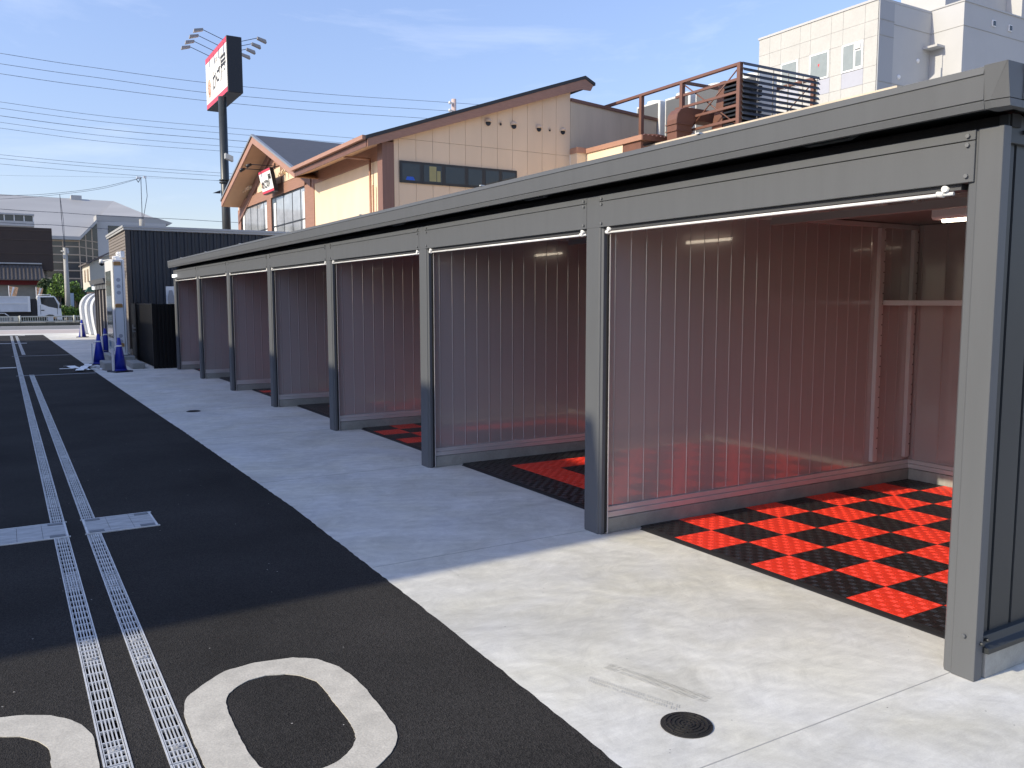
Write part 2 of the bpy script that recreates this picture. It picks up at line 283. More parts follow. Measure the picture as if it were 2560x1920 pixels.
class MB:
    def __init__(s): s.v = []; s.f = []; s.m = []; s.sm = []
    def add(s, vs, fs, m=0, smooth=False):
        b = len(s.v); s.v += [tuple(v) for v in vs]
        for f in fs: s.f.append([b + i for i in f]); s.m.append(m); s.sm.append(smooth)
        return s
    def box(s, x0, y0, z0, x1, y1, z1, m=0):
        x0, x1 = min(x0, x1), max(x0, x1); y0, y1 = min(y0, y1), max(y0, y1); z0, z1 = min(z0, z1), max(z0, z1)
        return s.add([(x0, y0, z0), (x1, y0, z0), (x1, y1, z0), (x0, y1, z0), (x0, y0, z1), (x1, y0, z1), (x1, y1, z1), (x0, y1, z1)],
                     [(0, 3, 2, 1), (4, 5, 6, 7), (0, 1, 5, 4), (1, 2, 6, 5), (2, 3, 7, 6), (3, 0, 4, 7)], m)
    def hexa(s, p, m=0):
        return s.add(p, [(0, 3, 2, 1), (4, 5, 6, 7), (0, 1, 5, 4), (1, 2, 6, 5), (2, 3, 7, 6), (3, 0, 4, 7)], m)
    def quad(s, a, b, c, d, m=0): return s.add([a, b, c, d], [(0, 1, 2, 3)], m)
    def prism(s, poly, axis, a0, a1, m=0, smooth=False):
        """poly: list of 2-D points. axis 'x': (y,z); 'y': (x,z); 'z': (x,y)"""
        n = len(poly)
        def P(p, a):
            return {'x': (a, p[0], p[1]), 'y': (p[0], a, p[1]), 'z': (p[0], p[1], a)}[axis]
        vs = [P(p, a0) for p in poly] + [P(p, a1) for p in poly]
        fs = [tuple(range(n))[::-1], tuple(range(n, 2 * n))]
        s.add(vs, fs, m)
        b = len(s.v) - 2 * n
        for i in range(n):
            j = (i + 1) % n; s.f.append([b + i, b + j, b + n + j, b + n + i]); s.m.append(m); s.sm.append(smooth)
        return s
    def cyl(s, p0, p1, r0, r1=None, n=16, m=0, caps=True, smooth=True):
        r1 = r0 if r1 is None else r1
        p0 = Vector(p0); p1 = Vector(p1); d = (p1 - p0).normalized()
        u = d.cross(Vector((0, 0, 1))); u = Vector((1, 0, 0)) if u.length < 1e-4 else u.normalized(); v = d.cross(u)
        vs = []
        for p, r in ((p0, r0), (p1, r1)):
            for i in range(n):
                a = 2 * math.pi * i / n; vs.append(p + u * r * math.cos(a) + v * r * math.sin(a))
        s.add(vs, [(i, (i + 1) % n, n + (i + 1) % n, n + i) for i in range(n)], m, smooth)
        if caps:
            b = len(s.v) - 2 * n
            s.f.append([b + i for i in range(n)][::-1]); s.m.append(m); s.sm.append(False)
            s.f.append([b + n + i for i in range(n)]); s.m.append(m); s.sm.append(False)
        return s
    def tube(s, pts, r, n=6, m=0):
        for a, b in zip(pts[:-1], pts[1:]): s.cyl(a, b, r, r, n, m, caps=True)
        return s
    def sphere(s, c, r, m=0, nu=12, nv=8, squash=(1, 1, 1), v0=0.0, v1=1.0):
        vs = []; c = Vector(c)
        for j in range(nv + 1):
            t = math.pi * (v0 + (v1 - v0) * j / nv)
            for i in range(nu):
                a = 2 * math.pi * i / nu
                vs.append((c.x + r * squash[0] * math.sin(t) * math.cos(a), c.y + r * squash[1] * math.sin(t) * math.sin(a), c.z + r * squash[2] * math.cos(t)))
        fs = []
        for j in range(nv):
            for i in range(nu): fs.append((j * nu + i, (j + 1) * nu + i, (j + 1) * nu + (i + 1) % nu, j * nu + (i + 1) % nu))
        return s.add(vs, fs, m, True)
    def ring(s, outer, inner, z, t, m=0):
        """flat annulus between two loops of equal length"""
        n = len(outer)
        vs = [(x, y, z) for x, y in outer] + [(x, y, z) for x, y in inner] + [(x, y, z - t) for x, y in outer] + [(x, y, z - t) for x, y in inner]
        fs = []
        for i in range(n):
            j = (i + 1) % n
            fs.append((i, j, n + j, n + i)); fs.append((2 * n + i, 2 * n + j, j, i)); fs.append((n + i, n + j, 3 * n + j, 3 * n + i))
        return s.add(vs, fs, m)
    def build(s, name, mats, parent=None, bevel=0.0, origin=None, seg=1, auto=False):
        me = bpy.data.meshes.new(name)
        off = bakeloc(parent) + (Vector(origin) if origin is not None else Vector((0, 0, 0)))
        me.from_pydata([tuple(Vector(v) - off) for v in s.v], [], s.f)
        if not isinstance(mats, (list, tuple)): mats = [mats]
        for m_ in mats: me.materials.append(m_)
        me.polygons.foreach_set('material_index', s.m); me.polygons.foreach_set('use_smooth', s.sm)
        me.validate()
        bm_ = bmesh.new(); bm_.from_mesh(me)
        bmesh.ops.recalc_face_normals(bm_, faces=bm_.faces)
        if bevel:
            bm_.normal_update()
            es = [e for e in bm_.edges if len(e.link_faces) == 2 and e.calc_face_angle(0) > 0.6]
            bmesh.ops.bevel(bm_, geom=es, offset=bevel, segments=seg, affect='EDGES', clamp_overlap=True)
        bm_.to_mesh(me); bm_.free(); me.update()
        o = bpy.data.objects.new(name, me); col.objects.link(o)
        if parent is not None: o.parent = parent
        if origin is not None: o.location = Vector(origin)
        return o

def tag(o, label=None, cat=None, group=None, kind=None):
    if label: o['label'] = label
    if cat: o['category'] = cat
    if group: o['group'] = group
    if kind: o['kind'] = kind
    return o
def thing(name, label, cat, loc=(0, 0, 0), group=None, rotz=0):
    o = bpy.data.objects.new(name, None); col.objects.link(o); o.location = loc; o.rotation_euler = (0, 0, rotz)
    o.empty_display_size = 0.2
    return tag(o, label, cat, group)
def copy_tree(o, loc=None, label=None, parent=None, rotz=None):
    c = o.copy(); col.objects.link(c); c.parent = parent
    if loc is not None: c.location = loc
    if label: c['label'] = label
    if rotz is not None: c.rotation_euler = (0, 0, rotz)
    for ch in list(o.children): copy_tree(ch, parent=c)
    return c
def struct(o): return tag(o, kind='structure')

def text_mesh(body, size, mats, parent, frame, name='lettering', extrude=0.0, bold=0.0, align='CENTER'):
    """frame = (origin, right, up): text laid on that plane"""
    cu = bpy.data.curves.new('lettering', 'FONT'); cu.body = body; cu.size = size; cu.align_x = align; cu.align_y = 'CENTER'; cu.offset = bold; cu.extrude = extrude
    t = bpy.data.objects.new('lettering', cu); col.objects.link(t)
    dg = bpy.context.evaluated_depsgraph_get(); dg.update()
    me = bpy.data.meshes.new_from_object(t.evaluated_get(dg)); 
    bpy.data.objects.remove(t)
    o0, r, u = [Vector(a) for a in frame]; r = r.normalized(); u = u.normalized(); off = bakeloc(parent)
    nrm = r.cross(u)
    for v in me.vertices: v.co = o0 + r * v.co.x + u * v.co.y + nrm * v.co.z - off
    me.materials.clear(); me.materials.append(mats)
    o = bpy.data.objects.new(name, me); col.objects.link(o); o.parent = parent
    return o

# ================================================================== GROUND
EX = 1.67                                  # asphalt / concrete edge
DR = [(0.200, 0.286), (0.386, 0.472)]      # two slot drains (x ranges)
CG = (5.95, 6.37)                          # cross gutter y range
g = MB()
def flat(mb, x0, y0, x1, y1, z=0.0, m=0): mb.quad((x0, y0, z), (x1, y0, z), (x1, y1, z), (x0, y1, z), m)
flat(g, -400, -300, 400, 500, -0.35)
struct(g.build('ground', M_ground))
g = MB()
edge = [(1.58, -4), (1.634, 2.03), (1.664, 2.8), (1.70, 4.16), (1.735, 6.0), (1.71, 10.0), (1.64, 16), (1.60, 20.0), (1.53, 30), (1.45, 42.3)]
ys = sorted(set([p[1] for p in edge] + [0.5, 19.4, 26.3] + [1.0 + 0.05 * k for k in range(200)]))
_er = random.Random(3); EJ = {}
def ex(y):
    for (x0, y0), (x1, y1) in zip(edge[:-1], edge[1:]):
        if y0 <= y <= y1:
            if y < 12 and y not in EJ: EJ[y] = _er.uniform(-0.0035, 0.0035)
            return x0 + (x1 - x0) * (y - y0) / (y1 - y0) + EJ.get(y, 0)
    return edge[-1][0]
flat(g, -14, -4, DR[0][0], 42.3); flat(g, DR[0][1], -4, DR[1][0], 42.3)
for a, b in zip(ys[:-1], ys[1:]):
    g.quad((DR[1][1], a, 0), (ex(a), a, 0), (ex(b), b, 0), (DR[1][1], b, 0))
flat(g, DR[1][0], 19.46, DR[1][1], 26.95)
struct(g.build('car_park', M_asph))
g = MB()
n = len(ys)
for a, b in zip(ys[:-1], ys[1:]):
    g.quad((ex(a), a, 0.0), (12, a, 0.0), (12, b, 0.0), (ex(b), b, 0.0))
flat(g, -14, 42.3, 12, 44.0, 0.0)
g.box(-14, -4.2, -0.36, 12, -4.0, -0.002)
flat(g, 12, -4, 60, 57.6, -0.02)
struct(g.build('concrete_apron', M_conc))
# joints (thin recessed dark saw cuts lie as thin strips 2 mm proud)
g = MB()
for y in (1.90, 4.375, 6.94, 9.46, 11.98, 14.5, 17.05, 19.55):
    x1 = 3.26
    g.box(ex(y) + 0.005, y - 0.002, -0.001, x1, y + 0.002, 0.0012)
g.box(1.7, 1.895, -0.001, 1.706, 1.905, 0.0015)
struct(g.build('apron_joints', mat('joint_dark', (0.36, 0.355, 0.33), 0.9)))
g = MB(); flat(g, -60, 44.0, 60, 49.5, -0.004); struct(g.build('pavement', M_walk))
g = MB(); flat(g, -60, 49.5, 60, 57.7, -0.008); flat(g, -60, 59.2, 60, 67, -0.008); struct(g.build('road', M_road))
g = MB(); g.box(-60, 49.6, -0.01, 60, 50.05, -0.003); g.box(-60, 56.7, -0.01, 60, 56.85, -0.003); struct(g.build('road_edge_line', M_line))
g = MB(); g.box(-60, 57.7, -0.05, 60, 59.2, 0.16); struct(g.build('median_kerb', mat('kerb_shade_dark', (0.09, 0.09, 0.07), 0.9, var=0.3, vscale=3)))  # dark tone is the hedge's shadow, put into the kerb colour
g = MB(); flat(g, -60, 67, 60, 130, -0.01); struct(g.build('far_ground', M_gwall))

# drain trench sides
g = MB()
for i, (a, b) in enumerate(DR):
    segs = [(-3.9, 42.2)] if i == 0 else [(-3.9, 19.46), (26.95, 42.0)]
    for y0, y1 in segs:
        g.box(a, y0, -0.12, b, y1, -0.10)
        g.box(a - 0.002, y0, -0.11, a, y1, -0.001); g.box(b, y0, -0.11, b + 0.002, y1, -0.001)
struct(g.build('drain_trench', M_black))
# grating panels: one is built, others copied
PL = 1.05
def grating():
    mb = MB(); wd = DR[0][1] - DR[0][0]; t0, t1 = -0.012, 0.003
    mb.box(0.001, 0, t0, 0.007, PL - 0.004, t1); mb.box(wd - 0.007, 0, t0, wd - 0.001, PL - 0.004, t1)
    mb.box(0.0095, 0, t0, 0.0125, PL - 0.004, t1 - 0.001); mb.box(wd - 0.0125, 0, t0, wd - 0.0095, PL - 0.004, t1 - 0.001)
    for i in range(1, 5):
        x = 0.0125 + (wd - 0.025) * i / 5; mb.box(x - 0.0023, 0, t0, x + 0.0023, PL - 0.004, t1 - 0.002)
    ys_ = [0.004, 0.045, 0.086, 0.127, 0.168]; n8 = 8
    ys_ += [0.168 + (0.878 - 0.168) * q / n8 for q in range(1, n8 + 1)] + [0.919, 0.960, 1.001, 1.042]
    for y in ys_: mb.box(0.0125, y - 0.0030, t0 + 0.002, wd - 0.0125, y + 0.0030, t1 - 0.0015)
    return mb, wd
mbg, wd = grating()
G0 = mbg.build('drain_grating', M_galv)
for y in (0.10, PL - 0.11):
    cl = MB(); cl.box(0.026, y - 0.012, -0.004, wd - 0.026, y + 0.012, 0.004); cl.cyl((wd / 2, y, 0.004), (wd / 2, y, 0.007), 0.006, n=8)
    cl.build('clamp_plate', M_galvp, G0)
first = True
cnt = {0: 0, 1: 0}
for i, (a, b) in enumerate(DR):
    yoff = [-0.25 - 0.01, -0.35][i]
    y = yoff + (0.0)
    while y < 41.5:
        y1 = y + PL
        ok = y1 > 2.2 and not (y1 > CG[0] - 0.2 and y < CG[0] - 0.3 and False)
        skip = (CG[0] < y + PL * 0.5 < CG[1])
        if i == 1 and 18.6 < y < 26.2: skip = True
        if ok and not skip:
            k = cnt[i]; cnt[i] += 1
            side = 'left' if i == 0 else 'right'
            if y < 5: where = 'between the painted zeros' if y < 3.0 else 'at the edge of the building shadow on the asphalt'
            elif y < 7: where = 'next to the wide checker plates'
            elif y < 19: where = 'in shade between the checker plates and the blue cones'
            else: where = 'far down the car park towards the road'
            if y < 5.3: where = ['nearest, between the numerals', 'second from the camera', 'third, crossing the shadow edge', 'fourth, just before the checker plate'][min(k, 3)]
            elif y < 7: where = 'first one beyond the checker plate'
            elif y < 19: where = 'in shade before the blue cones'
            else: where = 'far off towards the road'
            lab = 'galvanised grating of the %s drain, %s' % (side, where)
            grp = 'gratings of the %s drain line %s' % (side, where)
            if first: o = G0; o.location = (a, y, 0); first = False
            else: o = copy_tree(G0, (a, y, 0))
            tag(o, lab, 'drain grating', grp)
        y += PL
# cross gutters: checker plate covers
def cover(x0, x1, label, endx):
    t = thing('gutter_cover', label, 'gutter cover', ((x0 + x1) / 2, 6.16, 0))
    n_ = max(1, round((x1 - x0) / 0.14)); mb = MB()
    for k in range(n_):
        a = x0 + (x1 - x0) * k / n_; b = x0 + (x1 - x0) * (k + 1) / n_
        mb.box(a + 0.001, CG[0] + 0.012, -0.01, b - 0.001, CG[1] - 0.012, 0.006)
    mb.build('cover_plate', M_galvp, t)
    fr = MB()
    fr.box(x0 - 0.01, CG[0], -0.02, x1 + 0.01, CG[0] + 0.01, 0.007); fr.box(x0 - 0.01, CG[1] - 0.01, -0.02, x1 + 0.01, CG[1], 0.007)
    for xx in endx: fr.box(xx - 0.006, CG[0] + 0.01, -0.02, xx + 0.006, CG[1] - 0.01, 0.007)
    fr.build('cover_frame', M_galv, t)
    for xx in endx:
        s_ = 1 if xx > (x0 + x1) / 2 else -1
        for yy in (CG[0] + 0.045, CG[1] - 0.045):
            h = MB(); h.box(xx - s_ * 0.012, yy - 0.026, 0.006, xx - s_ * 0.10, yy + 0.026, 0.009); h.build('lifting_plate', mat('dull_plate', (0.16, 0.17, 0.18), 0.55, metal=0.4), t)
cover(-2.0, 0.286, 'wide grey checker plate cover reaching in from the left edge to the left drain', [0.28])
cover(0.388, 0.818, 'short grey checker plate cover sticking out to the right of the right drain', [0.394, 0.812])

# painted marks
def loop_resample(pts, n):
    P = [Vector((*p, 0)) for p in pts]; P.append(P[0]); L_ = [0]
    for a, b in zip(P[:-1], P[1:]): L_.append(L_[-1] + (b - a).length)
    out = []; j = 0
    for k in range(n):
        d = L_[-1] * k / n
        while L_[j + 1] < d: j += 1
        t_ = (d - L_[j]) / max(1e-6, L_[j + 1] - L_[j]); q = P[j].lerp(P[j + 1], t_); out.append((q.x, q.y))
    return out
out = [(0.82, 3.442), (0.969, 3.41), (1.051, 3.346), (1.105, 3.23), (1.124, 3.117), (1.128, 2.977), (1.12, 2.796), (1.111, 2.656), (1.096, 2.594), (1.072, 2.547), (1.032, 2.497), (0.981, 2.457), (0.90, 2.40), (0.80, 2.375), (0.68, 2.39), (0.58, 2.44), (0.51, 2.53), (0.485, 2.63), (0.482, 2.73), (0.481, 2.903), (0.483, 3.043), (0.49, 3.141), (0.504, 3.221), (0.527, 3.272), (0.613, 3.358), (0.695, 3.423)]
inn = [(0.83, 3.295), (0.895, 3.27), (0.946, 3.225), (0.985, 3.143), (0.99, 3.05), (0.985, 2.931), (0.985, 2.825), (0.98, 2.711), (0.962, 2.643), (0.935, 2.599), (0.898, 2.563), (0.853, 2.534), (0.80, 2.52), (0.73, 2.525), (0.67, 2.555), (0.635, 2.632), (0.625, 2.72), (0.623, 2.833), (0.625, 2.942), (0.63, 3.056), (0.638, 3.141), (0.658, 3.202), (0.703, 3.253), (0.758, 3.29)]
def jag(L_, s): return [(x + random.uniform(-s, s), y + random.uniform(-s, s)) for x, y in L_]
g = MB(); g.ring(jag(loop_resample(out, 110), 0.0016), jag(loop_resample(inn, 110), 0.0016), 0.0035, 0.003)
struct(g.build('painted_numeral', M_digit))
# left numeral (only its top right is in the picture); a second rounded ring
out2 = [(-0.10, 3.45), (-0.024, 3.43), (0.069, 3.372), (0.123, 3.31), (0.168, 3.225), (0.192, 3.135), (0.191, 3.016), (0.191, 2.897), (0.19, 2.7), (0.175, 2.58), (0.12, 2.48), (0.02, 2.41), (-0.10, 2.38), (-0.25, 2.39), (-0.36, 2.45), (-0.43, 2.54), (-0.45, 2.68), (-0.45, 3.1), (-0.43, 3.25), (-0.36, 3.37), (-0.24, 3.44)]
inn2 = [(-0.10, 3.30), (-0.026, 3.255), (0.014, 3.207), (0.045, 3.148), (0.058, 3.099), (0.057, 2.981), (0.056, 2.8), (0.045, 2.66), (0.0, 2.57), (-0.10, 2.53), (-0.22, 2.54), (-0.29, 2.61), (-0.31, 2.72), (-0.31, 3.07), (-0.29, 3.2), (-0.22, 3.28)]
g = MB(); g.ring(jag(loop_resample(out2, 90), 0.0016), jag(loop_resample(inn2, 90), 0.0016), 0.0035, 0.003)
struct(g.build('painted_numeral', M_digit))
g = MB()
g.box(0.16, 19.38, 0.0005, ex(19.4) - 0.02, 19.45, 0.004); g.box(0.14, 26.26, 0.0005, ex(26.3) - 0.02, 26.34, 0.004)
struct(g.build('thin_bay_line', mat('grey_line', (0.33, 0.34, 0.35), 0.7)))
g = MB()
g.box(-2, 34.2, 0.0005, 0.19, 34.4, 0.004); g.box(0.29, 34.15, 0.0005, 0.38, 34.4, 0.004); g.box(0.478, 34.15, 0.0005, 0.66, 34.4, 0.004); g.box(-2, 21.8, 0.0005, 0.19, 22.0, 0.004)
g.box(1.0, 20.9, 0.0005, 1.45, 21.05, 0.004); g.box(0.50, 41.6, 0.0005, 0.75, 41.85, 0.004)
struct(g.build('bay_line', M_line))
# tyre marks on the apron: faint rows of tread bars
g = MB()
def tread(x, y, ang, ln, wdt, n_, skew):
    c, s_ = math.cos(ang), math.sin(ang)
    for k in range(n_):
        u0 = ln * k / n_; u1 = u0 + ln / n_ * 0.5
        for v0, v1 in ((0, wdt * 0.45), (wdt * 0.55, wdt)):
            if random.random() < 0.08: continue
            P = [(u0, v0), (u1, v0), (u1 + skew, v1), (u0 + skew, v1)]
            Q = [(x + c * a - s_ * b, y + s_ * a + c * b, 0.0012) for a, b in P]
            g.quad(*Q)
for (tx, ty, ta, tl, tw_, tn, tk) in ((2.03, 2.66, -72, 0.46, 0.055, 44, 0.008), (1.90, 2.60, -69, 0.40, 0.045, 40, -0.008)):
    tread(tx, ty, R(ta), tl, tw_, tn, tk)
struct(g.build('tyre_marks', concrete_mat('tyre_dust', (0.615, 0.608, 0.573), (0.575, 0.553, 0.465))))

# manhole covers
def manhole(x, y, r, label):
    t = thing('manhole_cover', label, 'manhole cover', (x, y, 0), 'round manhole covers in the concrete apron')
    mb = MB(); mb.cyl((x, y, -0.01), (x, y, 0.004), r, n=48, smooth=False)
    mb.build('rim', M_iron, t)
    mb = MB(); mb.cyl((x, y, 0.0041), (x, y, 0.0055), r * 0.90, n=48, smooth=False); 
    lid = mb.build('lid', M_iron, t)
    rb = MB()
    def arc(r0, r1, a0, a1, k=8):
        for q in range(k):
            b0 = a0 + (a1 - a0) * q / k; b1 = a0 + (a1 - a0) * (q + 1) / k
            P = [(x + r0 * math.cos(b0), y + r0 * math.sin(b0)), (x + r1 * math.cos(b0), y + r1 * math.sin(b0)), (x + r1 * math.cos(b1), y + r1 * math.sin(b1)), (x + r0 * math.cos(b1), y + r0 * math.sin(b1))]
            rb.prism(P, 'z', 0.0055, 0.009)
    for ri in (0.30, 0.47, 0.64, 0.81):
        nseg = int(4 + ri * 9)
        for q in range(nseg):
            a0 = 2 * math.pi * (q + 0.04 + ri) / nseg; a1 = 2 * math.pi * (q + 0.94 + ri) / nseg
            arc(r * (ri - 0.022), r * (ri + 0.022), a0, a1, 5)
            am = a1; rr0 = r * (ri - 0.022); rr1 = r * min(0.88, ri + 0.13)
            if q % 2 == 0:
                d = 0.006
                P = [(x + rr0 * math.cos(am) - d * math.sin(am), y + rr0 * math.sin(am) + d * math.cos(am)), (x + rr0 * math.cos(am), y + rr0 * math.sin(am)), (x + rr1 * math.cos(am), y + rr1 * math.sin(am)), (x + rr1 * math.cos(am) - d * math.sin(am), y + rr1 * math.sin(am) + d * math.cos(am))]
                rb.prism(P, 'z', 0.0055, 0.0088)
    for q in range(6):
        a = q * math.pi / 3; rb.cyl((x + r * 0.16 * math.cos(a), y + r * 0.16 * math.sin(a), 0.0055), (x + r * 0.16 * math.cos(a), y + r * 0.16 * math.sin(a), 0.009), r * 0.045, n=8, smooth=False)
    rb.build('raised_ribs', M_iron, lid)
manhole(2.0, 2.13, 0.092, 'black cast iron manhole cover in the sunlit concrete, nearest the camera')
manhole(2.145, 11.96, 0.092, 'small dark manhole cover lying in the shaded part of the concrete strip')

# ================================================================== GARAGE ROW
XF = 3.2
YP = [4.34 + 2.525 * i for i in range(7)]          # centre lines of the posts between bays
YN, YE = 1.80, 19.60
XB = 6.44                                           # rear wall inner face
GR = thing('garage_row', 'long row of seven open grey steel storage garages with a flat overhanging roof', 'garage building', (XF, (YN + YE) / 2, 0))
def steel(name, mb, parent=GR, m=None, bevel=0.0015, label=None):
    o = mb.build(name, m or M_steel, parent, bevel=bevel)
    if label: o['label'] = label
    return o
# posts
def bolt(mb, y, z, x=XF - 0.003):
    mb.cyl((x + 0.003, y, z), (x - 0.008, y, z), 0.0085, n=6, smooth=False)
for i, yc in enumerate(YP):
    end = (i == 6)
    mb = MB()
    y0, y1 = yc - 0.065, yc + 0.065
    # hollow section drawn as a profile in plan (x,y): front plate with chamfered far edge, stepped guide on both sides
    P = [(XF, y0), (XF + 0.004, y0 - 0.012), (XF + 0.010, y0 - 0.013), (XF + 0.018, y0 - 0.028), (XF + 0.042, y0 - 0.030), (XF + 0.042, y0 - 0.012), (XF + 0.074, y0 - 0.012), (XF + 0.074, y1 + 0.05), (XF + 0.035, y1 + 0.05), (XF + 0.03, y1 + 0.012), (XF, y1)]
    mb.prism(P, 'z', 0.0, 1.948)
    mb.prism([(XF, y0), (XF + 0.13, y0), (XF + 0.13, y1), (XF, y1)], 'z', 1.948, 2.142)
    po = steel('post', mb)
    rb = MB(); rb.box(XF + 0.0425, y0 - 0.036, 0.01, XF + 0.057, y0 - 0.0125, 1.91); rb.build('rubber_seal', M_rubber, po)
    st = MB(); st.box(XF + 0.0575, y0 - 0.042, 0.004, XF + 0.063, y0 - 0.0125, 1.91); st.build('edge_strip', M_ptrim, po)
# near corner post
mb = MB()
P = [(XF, YN), (XF, YN + 0.092), (XF + 0.006, YN + 0.098), (XF + 0.010, YN + 0.128), (XF + 0.04, YN + 0.150), (XF + 0.07, YN + 0.150), (XF + 0.07, YN + 0.03), (XF + 0.052, YN + 0.03), (XF + 0.052, YN)]
mb.prism(P, 'z', 0.0, 2.142); bolt(mb, YN + 0.045, 0.175)
steel('post', mb)
# lintels and bolts, rods
bays = []
ya = YN + 0.13
for i, yc in enumerate(YP):
    bays.append((YN + 0.165 if i == 0 else YP[i - 1] + 0.065, yc - 0.065))
for i, (a, b) in enumerate(bays):
    a2 = a - (0.06 if i == 0 else 0.0)
    mb = MB()
    mb.box(XF - 0.002, a2 + 0.0005, 1.948, XF + 0.10, b - 0.0005, 2.102)
    lo = steel('lintel', mb)
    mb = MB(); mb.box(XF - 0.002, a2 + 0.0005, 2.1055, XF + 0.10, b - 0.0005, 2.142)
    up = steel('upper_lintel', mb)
    for (par, zs) in ((lo, (1.972, 2.088)), (up, (2.122,))):
        for yb in (a2 + 0.028, b - 0.028):
            bm2 = MB()
            for z_ in zs: bolt(bm2, yb, z_, XF - 0.003)
            bm2.build('bolt', mat('bolt_steel', (0.15, 0.155, 0.16), 0.4), par)
    # dark slot under the lintel, white rod and end brackets
    mb = MB(); mb.box(XF + 0.02, a + 0.0, 1.925, XF + 0.10, b, 1.947); mb.build('slot_channel', mat('slot_dark', (0.06, 0.062, 0.066), 0.5), GR)
    mb = MB(); mb.cyl((XF + 0.022, a + 0.03, 1.914), (XF + 0.022, b - 0.06, 1.914), 0.0072, n=10)
    rod = mb.build('shutter_rod', M_rod, GR)
    for yb in (a + 0.06, b - 0.085):
        mb = MB(); mb.cyl((XF + 0.004, yb, 1.934), (XF + 0.05, yb, 1.934), 0.013, n=10); mb.cyl((XF + 0.022, yb + 0.01, 1.914), (XF + 0.022, yb + 0.04, 1.918), 0.012, n=8); mb.build('rod_bracket', M_whitep, rod)
    # inner header panel behind the rod
    mb = MB(); mb.box(XF + 0.105, a, 1.93, XF + 0.30, b, 1.945); mb.prism([(XF + 0.12, 1.945), (XF + 0.30, 1.945), (XF + 0.30, 2.12), (XF + 0.12, 2.12)], 'y', a, b)
    mb.build('shutter_housing', M_panel, GR)
# roof: front fascia with folds
zt, zb = 2.345, 2.192
X0r = XF - 0.10; XBr = XB + 0.25; Yn, Ye = YN - 0.06, YE + 0.0
sl = 0.030
rf = MB()
rf.hexa([(X0r + 0.07, Yn + 0.06, zb + 0.02), (XBr, Yn + 0.06, zb + 0.02 - sl * 3.4), (XBr, Ye - 0.02, zb + 0.02 - sl * 3.4), (X0r + 0.02, Ye - 0.02, zb + 0.02),
         (X0r + 0.02, Yn + 0.06, zt - 0.012), (XBr, Yn + 0.06, zt - 0.012 - sl * 3.4), (XBr, Ye - 0.02, zt - 0.012 - sl * 3.4), (X0r + 0.02, Ye - 0.02, zt - 0.012)])
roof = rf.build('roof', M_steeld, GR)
fp = [(X0r + 0.03, zt), (X0r - 0.004, zt - 0.004), (X0r - 0.008, zt - 0.030), (X0r - 0.003, zt - 0.033), (X0r + 0.000, zt - 0.098 - 0.022), (X0r + 0.006, zt - 0.123), (X0r + 0.002, zt - 0.127), (X0r + 0.008, zb), (X0r + 0.03, zb)]
fb = MB(); fb.prism(fp, 'y', Yn + 0.085, Ye, smooth=False)
steel('roof_fascia', fb, bevel=0.0)
# moulded corner piece
cb = MB()
def corner_ring(dx, z, ch):
    return [(X0r + dx, Yn + 0.085, z), (X0r + dx, Yn + ch + 0.001, z), (X0r + dx + ch * 0.22 + 0.001, Yn, z), (X0r + 0.10, Yn, z), (X0r + 0.10, Yn + 0.085, z)]
for (d0, z0_, c0, d1, z1_, c1) in ((0.004, zt - 0.124, 0.062, -0.006, zt, 0.002), (0.012, zb, 0.055, 0.004, zt - 0.127, 0.062)):
    cb.add(corner_ring(d0, z0_, c0) + corner_ring(d1, z1_, c1), [(4, 3, 2, 1, 0), (5, 6, 7, 8, 9), (0, 1, 6, 5), (1, 2, 7, 6), (2, 3, 8, 7), (3, 4, 9, 8), (4, 0, 5, 9)])
steel('roof_corner', cb, bevel=0.0)
eb = MB(); z2 = sl * 3.4
for za, zc, off in ((zt, zt - 0.03, -0.008), (zt - 0.034, zt - 0.122, -0.003), (zt - 0.127, zb, 0.0)):
    eb.hexa([(X0r + 0.101, Yn + off, zc), (XBr, Yn + off, zc - z2), (XBr, Yn + 0.03, zc - z2), (X0r + 0.101, Yn + 0.03, zc), (X0r + 0.101, Yn + off, za), (XBr, Yn + off, za - z2), (XBr, Yn + 0.03, za - z2), (X0r + 0.101, Yn + 0.03, za)])
steel('end_fascia', eb, bevel=0.0)
# small clips on the roof edge and gutter pockets on its underside
for y in (3.3, 5.6, 8.1, 10.6, 13.1, 15.6, 18.0):
    mb = MB(); mb.box(X0r - 0.012, y - 0.012, zt - 0.002, X0r + 0.02, y + 0.012, zt + 0.006); mb.build('roof_clip', M_galv, GR)
for y in (2.55, 4.95, 7.3):
    mb = MB(); mb.prism([(y - 0.17, zb + 0.02), (y - 0.11, zb - 0.006), (y + 0.11, zb - 0.006), (y + 0.17, zb + 0.02)], 'x', XF - 0.055, XF - 0.02); mb.build('drip_tray', M_steeld, GR)
mb = MB(); mb.box(XF + 0.06, YN + 0.004, 2.143, XF + 0.12, YE - 0.05, 2.19); mb.build('roof_shade_band', mat('roof_shade_dark', (0.010, 0.011, 0.013), 0.8), GR)  # near-black band: shade under the roof overhang, put into colour and shape
